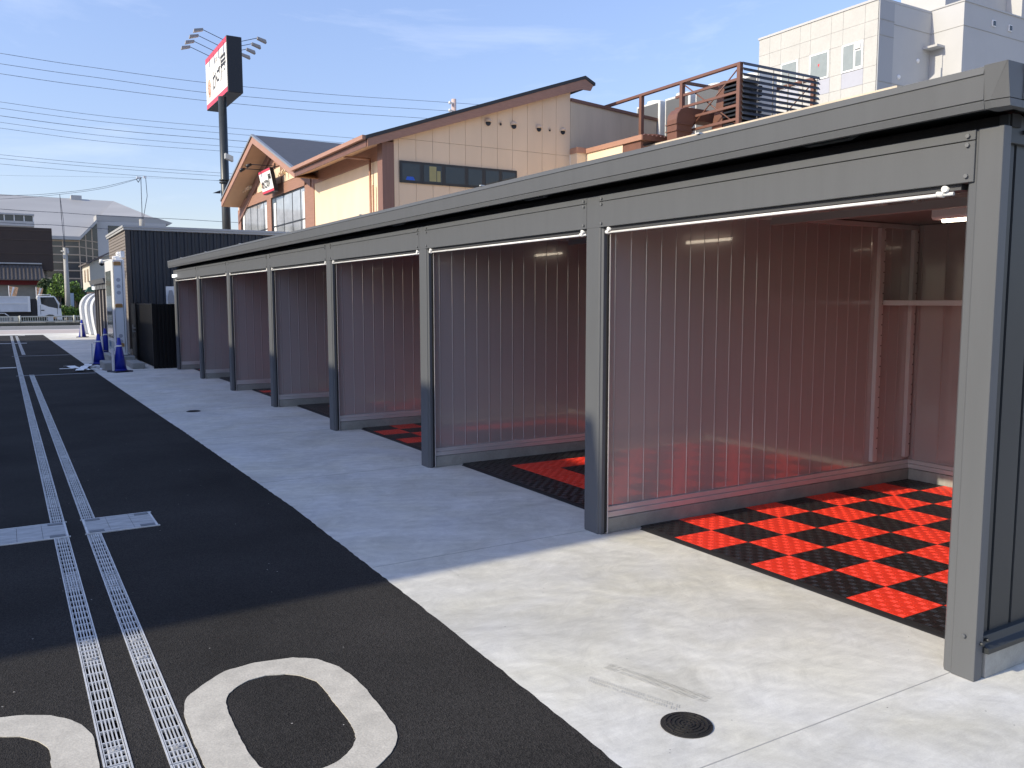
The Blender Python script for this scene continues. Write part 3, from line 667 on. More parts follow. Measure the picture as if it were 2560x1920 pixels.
# partitions with ribbed glossy sheet
def ribbed(x0, x1, z0, z1, y, pitch=0.1262, first=None, depth=0.003):
    """ribbed sheet facing -y at y; ribs point to -y"""
    pts = []; x = x0; xs = []
    k = x0 + 0.02 if first is None else first
    pts.append((x0, y))
    while k < x1 - 0.02:
        pts += [(k - 0.007, y), (k - 0.0035, y - depth), (k + 0.0035, y - depth), (k + 0.007, y)]
        k += pitch
    pts = [p for p in pts if p[0] < x1 - 0.002]
    pts.append((x1, y))
    mb = MB(); n_ = len(pts)
    vs = [(a, b, z0) for a, b in pts] + [(a, b, z1) for a, b in pts]
    mb.add(vs, [(i, i + 1, n_ + i + 1, n_ + i) for i in range(n_ - 1)])
    mb.box(x0, y + 0.004, z0, x1, y + 0.03, z1)
    return mb
for i, yc in enumerate(YP):
    yp = yc - 0.06
    x0 = XF + 0.075
    pw = ribbed(x0, XB, 0.172, 2.10, yp, first=XF + 0.139).build('partition', M_panel, GR)
    mb = MB(); mb.box(x0, yp - 0.026, 0.102, XB, yp + 0.025, 0.138); mb.box(x0, yp - 0.016, 0.139, XB, yp + 0.025, 0.171)
    mb.build('base_rail', M_ptrim, pw, bevel=0.002)
    mb = MB(); mb.box(x0, yp - 0.012, 2.065, XB, yp + 0.002, 2.099); mb.build('head_rail', M_ptrim, pw)
    mb = MB(); mb.box(XF + 0.075, yp - 0.030, 0.0, XB + 0.06, yp + 0.10, 0.098); mb.build('kerb', M_conc2, GR, bevel=0.004)
    if i == 0:
        for xx in (5.93, XB - 0.085):
            mb = MB(); mb.box(xx, yp - 0.035, 0.20, xx + 0.04, yp - 0.001, 2.06); mb.box(xx + 0.055, yp - 0.02, 0.20, xx + 0.075, yp - 0.001, 2.06)
            cs = mb.build('column', M_ptrim, GR)
            mb = MB()
            for k in range(22): mb.box(xx + 0.060, yp - 0.0215, 0.30 + 0.083 * k, xx + 0.072, yp - 0.0195, 0.308 + 0.083 * k)
            mb.build('slots', M_black, cs)
# near end wall (outer faces): dark ribbed cladding facing the camera side, over a concrete kerb
mb = MB(); mb.box(XF + 0.072, YN - 0.004, 0.0, XB + 0.1, YN + 0.12, 0.103); mb.build('kerb', M_conc2, GR, bevel=0.003)
ew = MB(); pts = []; xx = XF + 0.053
pts.append((xx, YN + 0.03)); k = xx + 0.075
while k < XB:
    pts += [(k, YN + 0.03), (k + 0.006, YN + 0.055), (k + 0.012, YN + 0.055), (k + 0.018, YN + 0.03)]; k += 0.155
pts.append((XB, YN + 0.03)); n_ = len(pts)
ew.add([(a, b, 0.15) for a, b in pts] + [(a, b, 2.10) for a, b in pts], [(i, i + 1, n_ + i + 1, n_ + i) for i in range(n_ - 1)])
ew.box(XF + 0.13, YN + 0.06, 0.13, XB, YN + 0.10, 2.12)
endw = ew.build('end_wall', M_steeld, GR)
mb = MB(); mb.prism([(YN + 0.03, 0.172), (YN + 0.012, 0.168), (YN + 0.002, 0.140), (YN - 0.022, 0.128), (YN - 0.022, 0.108), (YN + 0.05, 0.105), (YN + 0.05, 0.172)], 'x', XF + 0.056, XB)
for xb_, zb_ in ((XF + 0.035, 0.150), (XF + 0.075, 0.158)): mb.cyl((xb_, YN + 0.005, zb_), (xb_, YN - 0.012, zb_), 0.008, n=8)
mb.build('sill_rail', M_steeld, endw, bevel=0.001)
mb = MB(); mb.box(XF + 0.053, YN + 0.012, 2.085, XB, YN + 0.05, 2.19); mb.cyl((XF + 0.155, YN + 0.012, 2.13), (XF + 0.155, YN + 0.0, 2.13), 0.009, n=8); mb.build('head_trim', M_steeld, endw, bevel=0.002)
mb = MB(); mb.box(XF + 0.14, YN + 0.105, 0.2, XB, YN + 0.12, 2.1); mb.build('end_wall_lining', M_panel, GR)
# rear wall, facing -x, per bay
for i in range(7):
    a = (YN + 0.12) if i == 0 else YP[i - 1] + 0.0; b = YP[i] - 0.06
    pts = [(a, XB)]; k = b - 0.05
    ks = []
    while k > a: ks.append(k); k -= 0.21
    for k in sorted(ks): pts += [(k - 0.004, XB), (k - 0.001, XB - 0.004), (k + 0.001, XB - 0.004), (k + 0.004, XB)]
    pts.append((b, XB)); n_ = len(pts)
    mb = MB(); mb.add([(x_, y_, 0.172) for y_, x_ in pts] + [(x_, y_, 2.10) for y_, x_ in pts], [(j, j + 1, n_ + j + 1, n_ + j) for j in range(n_ - 1)])
    mb.box(XB + 0.005, a, 0.13, XB + 0.05, b, 2.1)
    rw = mb.build('rear_wall', M_panel, GR)
    mb = MB(); mb.box(XB - 0.024, a, 0.102, XB + 0.02, b, 0.138); mb.box(XB - 0.014, a, 0.139, XB + 0.02, b, 0.171); mb.build('base_rail', M_ptrim, rw, bevel=0.002)
    mb = MB(); mb.box(XB - 0.028, a, 0.0, XB + 0.1, b - 0.031, 0.098); mb.build('kerb', M_conc2, GR, bevel=0.004)
    # ceiling and purlin
    mb = MB(); mb.hexa([(XF + 0.11, a, 2.125), (XB, a, 2.105), (XB, b, 2.105), (XF + 0.11, b, 2.125), (XF + 0.11, a, 2.14), (XB, a, 2.12), (XB, b, 2.12), (XF + 0.11, b, 2.14)]); mb.build('ceiling', mat('ceiling_sheet', (0.22, 0.215, 0.21), 0.4), GR)
    mb = MB(); mb.box(4.72, a, 2.03, 4.78, b, 2.12); mb.build('purlin', mat('purlin_steel', (0.33, 0.32, 0.31), 0.4), GR)
    # lamp
    y1 = b - 0.88; y0 = y1 - 0.62; xl = 5.30
    mb = MB(); mb.prism([(xl - 0.05, 2.035), (xl - 0.045, 2.11), (xl + 0.045, 2.11), (xl + 0.05, 2.035), (xl + 0.035, 2.02), (xl - 0.035, 2.02)], 'y', y0, y1)
    la = mb.build('ceiling_lamp', M_whitep, GR, bevel=0.004)
    mb = MB(); mb.cyl((xl - 0.012, y0 + 0.03, 2.010), (xl - 0.012, y1 - 0.06, 2.014), 0.015, n=12); mb.build('lamp_tube', M_lampglow, la)
# shelf in the nearest bay
mb = MB(); mb.box(5.99, YN + 0.13, 1.455, XB - 0.03, YP[0] - 0.085, 1.495); mb.build('shelf', M_ptrim, GR, bevel=0.002)
for yy in (3.00,):
    mb = MB(); mb.box(XB - 0.03, yy - 0.02, 0.20, XB - 0.005, yy + 0.015, 2.06)
    cs = mb.build('column', M_ptrim, GR)
mb = MB(); mb.box(XB + 0.06, YN + 0.03, 0, XB + 0.10, YE - 0.05, 2.2); mb.build('outer_rear_wall', M_steeld, GR)
mb = MB(); mb.box(XF + 0.131, YE - 0.09, 0.0, XB + 0.06, YE - 0.05, 2.2); mb.build('far_end_wall', M_steeld, GR)
# bright little floodlight on the far end of the lintel
mb = MB(); mb.box(XF - 0.05, 19.28, 1.985, XF - 0.004, 19.42, 2.05); mb.box(XF - 0.06, 19.08, 1.99, XF - 0.004, 19.22, 2.045); mb.build('floodlight', mat('bright_white', (0.9, 0.9, 0.88), 0.4, emit=0.6), GR)

# ================================================================== FLOOR MATS
T = 0.3165
labels_m = ['glossy red and black chequered floor mat in the nearest, sunlit garage', 'black floor mat with a red square ring in the second garage', 'red and black chequered floor mat in the third garage from the camera',
            'mostly black floor mat with a sliver of red in the fourth garage', 'red and black floor mat showing short red stripes in the fifth garage', 'plain looking black floor mat in the sixth garage', 'small red strip of floor mat in the last, farthest garage']
for i in range(7):
    y1 = YP[i] - 0.06 - 0.04; x0 = 3.55
    nx, ny = 9, 7
    if i > 0: ny = 7
    t = thing('floor_mat', labels_m[i], 'floor mat', (x0 + 1.4, y1 - 1.1, 0), 'interlocking plastic floor mats in the garages')
    mb = MB()
    for a in range(nx):
        for b in range(ny):
            if i % 2 == 0: red = (a + b) % 2 == 1
            else:
                d = min(a, b, nx - 1 - a, ny - 1 - b); red = (d == 1)
            X = x0 + a * T; Yv = y1 - b * T
            if X + T > XB - 0.02: continue
            mb.prism([(X + 0.0008, Yv - T + 0.0008), (X + T - 0.0008, Yv - T + 0.0008), (X + T - 0.0008, Yv - 0.0008), (X + 0.0008, Yv - 0.0008)], 'z', 0.001, 0.013, 0 if red else 1)
    if i < 2:      # raised dashes, in pairs turned crosswise from cell to cell, on the two mats seen close up
        cs = T / 7
        for a in range(nx):
            for b in range(ny):
                if x0 + (a + 1) * T > XB - 0.02: continue
                if i == 1 and a > 4: continue
                if i % 2 == 0: mi = 0 if (a + b) % 2 == 1 else 1
                else: mi = 0 if min(a, b, nx - 1 - a, ny - 1 - b) == 1 else 1
                for u in range(7):
                    for v in range(7):
                        cx = x0 + a * T + (u + 0.5) * cs; cy = y1 - b * T - (v + 0.5) * cs
                        for o in (-0.0075, 0.0075):
                            L2 = 0.0165; w0 = 0.0026; w1 = 0.0012; h0 = 0.013; h1 = 0.0149
                            if (u + v) % 2 == 0: P = lambda du, dv: (cx + o + dv, cy + du)
                            else: P = lambda du, dv: (cx + du, cy + o + dv)
                            q = [P(-L2, -w0), P(L2, -w0), P(L2, w0), P(-L2, w0), P(-L2 + .003, -w1), P(L2 - .003, -w1), P(L2 - .003, w1), P(-L2 + .003, w1)]
                            mb.add([(*p_, h0 if k_ < 4 else h1) for k_, p_ in enumerate(q)], [(4, 5, 6, 7), (0, 1, 5, 4), (1, 2, 6, 5), (2, 3, 7, 6), (3, 0, 4, 7)], mi)
    mb.build('tiles', [M_tile_rs, M_tile_bs] if i < 2 else [M_tile_r, M_tile_b], t)
    eb = MB(); yb = y1 - ny * T; e = 0.042
    eb.hexa([(x0 - e, yb - 0.02, 0.0005), (x0 - 0.001, yb, 0.0005), (x0 - 0.001, y1, 0.0005), (x0 - e, y1 - 0.03, 0.0005), (x0 - e + 0.012, yb - 0.01, 0.0065), (x0 - 0.001, yb, 0.0125), (x0 - 0.001, y1, 0.0125), (x0 - e + 0.012, y1 - 0.03, 0.0065)])
    eb.box(x0 - 0.002, y1 + 0.001, 0.0005, x0 + 0.3, y1 + 0.012, 0.011)
    eb.build('edging', M_edging, t)

# ================================================================== NEIGHBOUR BUILDING (casts the shade; stands left of the frame)
NB = thing('neighbouring_building', 'plain building standing left of the car park outside the picture', 'building', (-12, 20, 0))
mb = MB()
def ny_(x): return 5.30 + 0.04 * x
HB = 6.15
mb.prism([(-6.1, ny_(-6.1)), (-18, ny_(-18)), (-18, 37), (-6.1, 37)], 'z', 0, HB)
mb.build('wall', mat('neighbour_wall', (0.46, 0.45, 0.43), 0.8, var=0.05), NB)
for k in range(7):
    for zz in (0.9, 3.7):
        f_ = MB(); y0 = 8 + k * 4; f_.box(-6.09, y0, zz, -6.04, y0 + 1.8, zz + 1.3); fo = f_.build('window', M_alu, NB)
        f_ = MB(); f_.box(-6.035, y0 + 0.08, zz + 0.08, -6.03, y0 + 1.72, zz + 1.22); f_.build('pane', M_glass, fo)

# ================================================================== BLACK FENCE, HUT, KIOSK
HUTX, HUTY = 2.76, 23.62
HUT = thing('site_office', 'flat roofed hut with charcoal ribbed cladding behind the far end of the garages', 'hut', (5, 25.5, 0))
pts = []; k = HUTX + 0.10; pts.append((HUTX + 0.02, HUTY))
while k < 9.4:
    pts += [(k, HUTY), (k + 0.02, HUTY - 0.03), (k + 0.075, HUTY - 0.03), (k + 0.095, HUTY)]; k += 0.185
pts.append((9.5, HUTY)); n_ = len(pts)
mb = MB(); mb.add([(a, b, 0.16) for a, b in pts] + [(a, b, 3.27) for a, b in pts], [(i, i + 1, n_ + i + 1, n_ + i) for i in range(n_ - 1)])
mb.box(HUTX + 0.03, HUTY + 0.01, 0.0, 9.5, HUTY + 0.06, 3.27); mb.build('ribbed_wall', M_cdark, HUT)
mb = MB()
for k in range(39):
    z = 0.16 + k * 0.08; mb.prism([(HUTX - 0.012, z), (HUTX, z + 0.078), (HUTX + 0.04, z + 0.078), (HUTX + 0.04, z)], 'y', HUTY - 0.03, HUTY + 3.9)
mb.build('siding_wall', M_cside, HUT)
mb = MB(); mb.box(HUTX - 0.015, HUTY - 0.045, 0.16, HUTX + 0.10, HUTY - 0.002, 3.27); mb.build('corner_trim', mat('corner_dark', (0.060, 0.052, 0.047), 0.6), HUT)
mb = MB(); mb.box(HUTX - 0.05, HUTY - 0.06, 3.28, 9.56, HUTY + 4.0, 3.335); mb.box(HUTX - 0.07, HUTY - 0.08, 3.336, 9.58, HUTY + 4.02, 3.39); mb.build('roof_cap', M_capm, HUT)
mb = MB(); mb.box(HUTX - 0.01, HUTY - 0.03, 0, 9.5, HUTY + 3.9, 0.158); mb.build('footing', M_conc2, HUT)
mb = MB(); mb.box(HUTX - 0.02, HUTY - 0.06, 0.16, HUTX + 0.2, HUTY - 0.03, 0.26); mb.build('base_flashing', M_capm, HUT)
mb = MB(); mb.box(3.66, HUTY - 0.05, 1.40, 4.3, HUTY - 0.03, 1.86)
vh = mb.build('vent_panel', M_whitep, HUT)
for k in range(3):
    x = 3.70 + k * 0.2; mb = MB(); mb.prism([(x, 1.42), (x + 0.15, 1.42), (x + 0.15, 1.60), (x + 0.11, 1.76), (x + 0.04, 1.76), (x, 1.60)], 'y', HUTY - 0.075, HUTY - 0.051)
    mb.build('vent_hood', mat('hood_grey', (0.30, 0.31, 0.33), 0.5), vh)
# things seen above the hut roof
mb = MB(); mb.cyl((3.45, 25.8, 3.39), (3.45, 25.8, 3.75), 0.07, n=14); tag(mb.build('vent_pipe', M_upole, origin=(3.45, 25.8, 3.39)), 'stubby grey round pipe on the roof of the charcoal hut', 'pipe')

FE = thing('yard_fence', 'low black ribbed metal fence with a gate, between hut and garages', 'fence', (2.9, 21.8, 0))
def fpanel(pts2, z0, z1, name):
    mb = MB(); n_ = len(pts2)
    mb.add([(a, b, z0) for a, b in pts2] + [(a, b, z1) for a, b in pts2], [(i, i + 1, n_ + i + 1, n_ + i) for i in range(n_ - 1)])
    return mb
pts = []; y = 19.96
while y < 22.5: pts += [(2.80, y), (2.80, y + 0.07), (2.825, y + 0.09), (2.825, y + 0.13)]; y += 0.15
m_ = fpanel(pts, 0.04, 1.40, ''); m_.box(2.83, 19.96, 0.04, 2.845, 22.5, 1.4); m_.build('side_panel', M_fence, FE)
pts = []; x = 2.83
while x < 3.26: pts += [(x, 19.93), (x + 0.04, 19.93), (x + 0.05, 19.945), (x + 0.07, 19.945)]; x += 0.08
m_ = fpanel(pts, 0.0, 1.40, ''); m_.box(2.83, 19.95, 0.0, 3.30, 19.965, 1.4); m_.build('front_panel', M_fence, FE)
mb = MB(); mb.box(2.785, 19.92, 0, 2.83, 19.965, 1.43); mb.build('post', M_fence, FE)
mb = MB(); mb.box(2.775, 22.5, 0, 2.85, 22.6, 1.45); mb.build('post', M_fence, FE)
mb = MB(); mb.box(2.79, 22.61, 0.05, 2.83, 23.5, 1.42); gt_ = mb.build('gate', M_fence, FE)
mb = MB(); mb.box(2.74, 22.7, 0.72, 2.788, 22.95, 0.75); mb.box(2.74, 22.7, 0.80, 2.788, 22.95, 0.83); mb.cyl((2.76, 23.0, 0.6), (2.76, 23.0, 0.9), 0.012, n=8); mb.build('latch', M_galv, gt_)
mb = MB(); mb.box(2.79, 19.93, 1.402, 2.85, 22.5, 1.425); mb.box(2.80, 19.93, 1.402, 3.30, 19.96, 1.42); mb.build('top_rail', M_fence, FE)

# plinth and blocks
mb = MB(); mb.box(2.12, 21.6, 0, 2.62, 23.55, 0.19); tag(mb.build('concrete_plinth', M_conc2, bevel=0.01, origin=(2.37, 22.6, 0)), 'low grey concrete plinth carrying the white display panel', 'plinth')
mb = MB(); mb.box(1.80, 19.95, 0, 2.02, 20.95, 0.165); tag(mb.build('concrete_block', M_conc2, bevel=0.012, origin=(1.91, 20.4, 0)), 'long grey concrete block between the two nearest blue cones', 'concrete block', 'loose concrete blocks by the display panel')
mb = MB(); mb.box(2.37, 20.1, 0, 2.62, 21.2, 0.13); tag(mb.build('concrete_block', M_conc2, bevel=0.012, origin=(2.5, 20.6, 0)), 'grey concrete block right of the nearest cone, beside the black fence', 'concrete block', 'loose concrete blocks by the display panel')
# kiosk
KI = thing('display_panel', 'tall white display panel with glass front and brown tape strips, beside the hut', 'display panel', (2.38, 22.7, 0.19))
mb = MB(); mb.prism([(2.235, 22.05), (2.27, 22.0), (2.5, 22.0), (2.52, 22.03), (2.52, 23.5), (2.235, 23.5)], 'z', 0.2, 2.46); mb.build('casing', M_whitep, KI, bevel=0.008)
mb = MB(); mb.box(2.225, 22.20, 0.60, 2.2345, 23.32, 2.20); mb.build('screen', M_screen, KI)
mb = MB(); mb.box(2.225, 22.12, 0.30, 2.2345, 23.42, 0.52); mb.build('lower_plate', mat('pale_blue_plate', (0.40, 0.48, 0.50), 0.3), KI)
text_mesh('hihit', 0.20, M_blue, KI, ((2.2235, 22.85, 0.44), (0, -1, 0), (0, 0, 1)), bold=0.008)
for z in (2.32, 1.33, 0.40):
    mb = MB(); mb.box(2.28, 21.985, z, 2.44, 21.999, z + 0.075); mb.box(2.30, 21.975, z + 0.055, 2.42, 21.999, z + 0.09); mb.build('tape_strip', M_tape, KI)
for z in (1.98, 1.83, 1.68, 0.66, 0.53):
    mb = MB(); mb.cyl((2.37, 22.0, z), (2.37, 21.996, z), 0.045, n=20); mb.build('speaker_grille', mat('grille_grey', (0.42, 0.42, 0.45), 0.6), KI)
mb = MB(); mb.box(2.262, 21.992, 0.25, 2.27, 21.9995, 2.42); mb.box(2.455, 21.992, 0.25, 2.463, 21.9995, 2.42); mb.build('seam', M_steeld, KI)
mb = MB(); mb.box(2.37, 22.3, 2.462, 2.50, 22.6, 2.54); mb.sphere((2.44, 22.4, 2.60), 0.06); mb.box(2.47, 22.25, 2.52, 2.56, 22.4, 2.67); mb.cyl((2.3, 22.3, 2.51), (2.55, 22.4, 2.56), 0.03); mb.build('camera_bracket', M_whitep, KI)
# cctv
CC = thing('security_camera', 'white dome security camera with black lens, left of the display panel top', 'security camera', (2.30, 23.9, 2.45))
mb = MB(); mb.cyl((2.22, 24.0, 2.44), (2.22, 24.0, 2.54), 0.07, 0.05, n=16); mb.cyl((2.22, 24.0, 2.50), (2.40, 23.6, 2.52), 0.014, n=8); mb.build('housing', M_whitep, CC)
mb = MB(); mb.sphere((2.22, 24.0, 2.435), 0.062, v0=0.5, v1=1.0, nv=5); mb.build('dome', M_signblk, CC)

# cones
def make_cone(label):
    t = thing('traffic_cone', label, 'traffic cone', (0, 0, 0), 'blue traffic cones')
    mb = MB(); mb.cyl((0, 0, 0.03), (0, 0, 0.72), 0.135, 0.028, n=24); mb.cyl((0, 0, 0.03), (0, 0, 0.06), 0.15, 0.135, n=24); mb.build('cone_body', M_cone, t)
    mb = MB(); mb.box(-0.19, -0.19, 0, 0.19, 0.19, 0.03); mb.build('base', M_conebase, t, bevel=0.012)
    def rr(z): return 0.135 + (0.028 - 0.135) * (z - 0.03) / 0.69
    mb = MB(); mb.cyl((0, 0, 0.535), (0.0, 0, 0.565), rr(0.535) + 0.006, rr(0.565) + 0.006, n=24, caps=False)
    mb.cyl((-0.02, 0, 0.54), (-0.11, -0.02, 0.525), 0.012, n=8); mb.build('tie_band', M_whitep, t)
    mb = MB(); mb.box(-0.155, -0.03, 0.02, -0.13, 0.03, 0.50); mb.build('reflector_tag', M_whitep, t)
    return t
C0 = make_cone('nearest blue traffic cone, in front of the display panel next to the concrete blocks')
C0.location = (2.05, 19.45, 0); C0.rotation_euler = (0, 0, 0.4)
copy_tree(C0, (1.87, 21.85, 0), 'blue traffic cone with its foot behind the concrete block and the white sheet', rotz=0.1)
copy_tree(C0, (2.42, 26.2, 0), 'blue traffic cone half hidden behind the left side of the display panel', rotz=0.8)
copy_tree(C0, (2.73, 38.6, 0), 'farthest blue traffic cone, at the foot of the curved white screens', rotz=1.2)
# chain bar on the ground between cones
mb = MB(); mb.tube([(2.22, 26.0, 0.12), (2.35, 24.6, 0.16), (2.2, 22.6, 0.10), (2.05, 21.9, 0.03)], 0.015)
tag(mb.build('cone_bar', M_steeld, origin=(2.2, 24, 0)), 'thin dark bar lying slanted between the hidden cone and the plinth', 'bar')
# white sheets in a cross
mb = MB()
def strip(x0, y0, x1, y1, wd_, z, seg=8):
    d = Vector((x1 - x0, y1 - y0, 0)); L_ = d.length; d.normalize(); nn = Vector((-d.y, d.x, 0)) * wd_ / 2
    prev = None
    for k in range(seg + 1):
        c = Vector((x0, y0, z + 0.012 + 0.014 * math.sin(k * 1.7))) + d * L_ * k / seg
        cur = (c - nn, c + nn)
        if prev: mb.hexa([tuple(prev[0] - Vector((0, 0, .005))), tuple(cur[0] - Vector((0, 0, .005))), tuple(cur[1] - Vector((0, 0, .005))), tuple(prev[1] - Vector((0, 0, .005))), tuple(prev[0]), tuple(cur[0]), tuple(cur[1]), tuple(prev[1])])
        prev = cur
strip(1.20, 21.7, 1.56, 20.1, 0.18, 0.0); strip(1.32, 19.95, 1.62, 21.6, 0.16, 0.02); strip(1.5, 21.2, 1.86, 20.9, 0.14, 0.03)
strip(1.72, 21.2, 1.80, 20.1, 0.05, 0.0)
tag(mb.build('white_sheet', M_whitep, origin=(1.45, 20.9, 0)), 'crumpled white sheets crossed on the asphalt edge left of the cones', 'sheet')

# grey shed farther along
SH = thing('storage_shed', 'low grey brick patterned shed with vertical posts behind the display panel', 'shed', (4.5, 35.5, 0))
mb = MB()
for k in range(24): mb.box(3.26, 33.3, 0.02 + k * 0.086, 3.30, 37.95, 0.1 + k * 0.086)
mb.box(3.30, 33.3, 0, 6.5, 37.95, 2.12); mb.build('wall', mat('shed_grey', (0.22, 0.20, 0.185), 0.7, var=0.06), SH)
for y in (33.35, 34.55, 35.75, 36.95, 37.85):
    mb = MB(); mb.box(3.19, y - 0.05, 0, 3.26, y + 0.05, 2.12); mb.build('post', mat('shed_post', (0.09, 0.085, 0.085), 0.6), SH)
mb = MB(); mb.box(3.19, 33.3, 1.92, 3.27, 37.95, 2.115); mb.build('lintel', M_steel, SH)
mb = MB(); mb.prism([(3.05, 2.28), (3.10, 2.12), (6.6, 2.05), (6.6, 2.2)], 'y', 33.0, 38.6); mb.build('roof', M_steel, SH)
mb = MB(); mb.box(3.10, 37.68, 1.92, 3.18, 37.85, 2.05); mb.build('floodlight', MATS['bright_white'], SH)
# curved white screens
labs = ['nearest curved white screen, half hidden behind the grey shed', 'middle one of the three curved white screens', 'farthest and leftmost of the three curved white screens, by the road']
for k, (y, xo) in enumerate(((39.2, 3.20), (40.6, 3.09), (42.0, 2.98))):
    prof = [(xo + 0.12, 0.02), (xo + 0.04, 0.55), (xo + 0.005, 0.95)]
    for q in range(13):
        a = math.pi * 0.5 * q / 12; prof.append((xo + 0.62 - 0.62 * math.cos(a), 1.15 + 0.68 * math.sin(a)))
    prof.append((xo + 0.9, 1.86))
    inner = [(xo + 0.75, 0.02), (xo + 0.9, 1.5)]
    mb = MB(); mb.prism(prof + inner[::-1], 'y', y, y + 1.30)
    oo = mb.build('curved_screen', M_canvas, origin=(xo, y, 0)); tag(oo, labs[k], 'screen', 'curved white screens')
    mb = MB(); mb.prism([(a - 0.006, b + 0.005) for a, b in prof] + [(a + 0.008, b - 0.006) for a, b in prof][::-1], 'y', y - 0.03, y - 0.001); mb.build('edge_frame', mat('screen_edge', (0.30, 0.31, 0.33), 0.5), oo)
mb = MB(); mb.prism([(3.35, 1.9), (3.5, 2.12), (3.8, 2.15), (3.9, 1.9)], 'y', 44.2, 44.8); tag(mb.build('green_tarpaulin', M_green, origin=(3.6, 44.5, 1.9)), 'dark green cloth bundle above the curved white screens', 'tarpaulin')

# ================================================================== RESTAURANT
RS = thing('restaurant', 'two storey cream and brown restaurant with gabled slate roof behind the garages', 'building', (14, 33, 0))
def part(mb, name, m, parent=RS, bevel=0.0, label=None):
    o = mb.build(name, m, parent, bevel=bevel)
    if label: o['label'] = label
    return o
WX = 10.0; WY = 23.4
EXV = 9.1      # eave x
sl = 0.345     # main roof slope
def mz(x): return 6.14 + sl * (x - EXV)
# south wall of beige panels with real joints
def swall_poly():
    pass
xs = [WX + 0.03, 10.18, 10.74, 11.29, 11.85, 12.40, 12.96, 13.53, 14.08, 14.64, 15.20, 15.74, 16.30]
mb = MB()
j = 0.0045
wz0, wz1 = 4.95, 5.58; wx0, wx1 = 10.20, 14.22
for a, b in zip(xs[:-1], xs[1:]):
    rows = [(0, 6.22 - j)] + [(6.22 + j, None)]
    for z0, z1 in rows:
        if z1 is None:
            mb.add([(a + j, WY, z0), (b - j, WY, z0), (b - j, WY, mz(b) - 0.25), (a + j, WY, mz(a) - 0.25), (a + j, WY + 0.02, z0), (b - j, WY + 0.02, z0), (b - j, WY + 0.02, mz(b) - 0.25), (a + j, WY + 0.02, mz(a) - 0.25)],
                   [(0, 1, 2, 3), (0, 4, 5, 1), (1, 5, 6, 2), (3, 7, 4, 0)])
        else: mb.box(a + j, WY, z0, b - j, WY + 0.02, z1)
part(mb, 'panel_wall', M_beige)
mb = MB(); mb.prism([(WX + 0.01, 0), (16.3, 0), (16.3, mz(16.3) - 0.2), (WX + 0.01, mz(WX) - 0.2)], 'y', WY + 0.021, WY + 0.1); part(mb, 'wall_backing', mat('joint_brown', (0.34, 0.24, 0.165), 0.9))
# window band
mb = MB(); mb.box(wx0, WY - 0.045, wz0, wx1, WY - 0.002, wz1); win = part(mb, 'strip_window', M_alu)
ms = [10.20, 10.90, 11.62, 12.40, 13.01, 13.61, 14.22]
for k, (a, b) in enumerate(zip(ms[:-1], ms[1:])):
    mb = MB(); mb.box(a + 0.07, WY - 0.05, wz0 + 0.07, b - 0.06, WY - 0.046, wz1 - 0.07); mb.build('pane', M_glass, win)
mb = MB(); mb.box(11.15, WY - 0.0535, wz0 + 0.09, 11.38, WY - 0.0505, wz1 - 0.10); mb.box(11.40, WY - 0.0535, wz0 + 0.09, 11.52, WY - 0.0505, wz1 - 0.22); mb.build('boxes_behind_glass', M_card, win)
mb = MB(); mb.prism([(10.38, wz0 + 0.08), (10.42, wz0 + 0.18), (10.62, wz0 + 0.18), (10.68, wz0 + 0.08)], 'y', WY - 0.0535, WY - 0.0505); mb.build('blue_bag', M_bluebox, win)
# vents
for x, r in ((13.19, 0.115), (14.12, 0.115), (15.06, 0.105), (15.99, 0.105), (13.64, 0.045), (15.48, 0.04)):
    mb = MB()
    nu, nv = 14, 7; vs = []
    for jv in range(nv + 1):
        t_ = math.pi / 2 * jv / nv
        for iu in range(nu + 1):
            a = math.pi * iu / nu
            vs.append((x + r * math.cos(a) * math.sin(t_ if jv else 1e-3) if False else x + r * math.cos(a) * math.cos(math.pi / 2 - t_), WY - 1.5 * r * math.cos(t_) * (0.4 + 0.6 * math.sin(a)) - 0.02, 7.02 + r * math.sin(a) * math.sin(t_) - 0.3 * r))
    mb.add(vs, [(jv * (nu + 1) + iu, jv * (nu + 1) + iu + 1, (jv + 1) * (nu + 1) + iu + 1, (jv + 1) * (nu + 1) + iu) for jv in range(nv) for iu in range(nu)], 0, True)
    mb.cyl((x, WY, 7.0), (x, WY - 0.02, 7.0), r * 1.05, n=20)
    vo = part(mb, 'round_vent', mat('vent_beige', (0.62, 0.48, 0.36), 0.6))
    mb = MB(); mb.cyl((x, WY - 0.021, 6.965), (x, WY - 0.03, 6.965), r * 0.8, n=16); mb.build('vent_opening', M_signblk, vo)
# pilaster and west wall
mb = MB(); mb.box(9.66, WY - 0.02, 0, WX + 0.028, WY + 0.36, 6.08); part(mb, 'corner_pilaster', M_brownv)
mb = MB(); mb.box(WX, WY + 0.361, 0, WX + 0.2, 30.66, 5.72); part(mb, 'cream_wall', M_cream)
mb = MB(); mb.box(WX - 0.02, WY + 0.361, 5.721, WX + 0.2, 30.66, 6.35); part(mb, 'brown_wall_band', M_brown)
mb = MB(); mb.cyl((9.9, 24.95, 0), (9.9, 24.95, 5.8), 0.04, n=10); mb.tube([(9.9, 24.95, 5.8), (9.35, 25.6, 5.92), (9.2, 25.75, 6.02)], 0.04, n=10); mb.cyl((9.9, 24.72, 0), (9.9, 24.72, 5.0), 0.03, n=8)
part(mb, 'downpipe', M_trim)
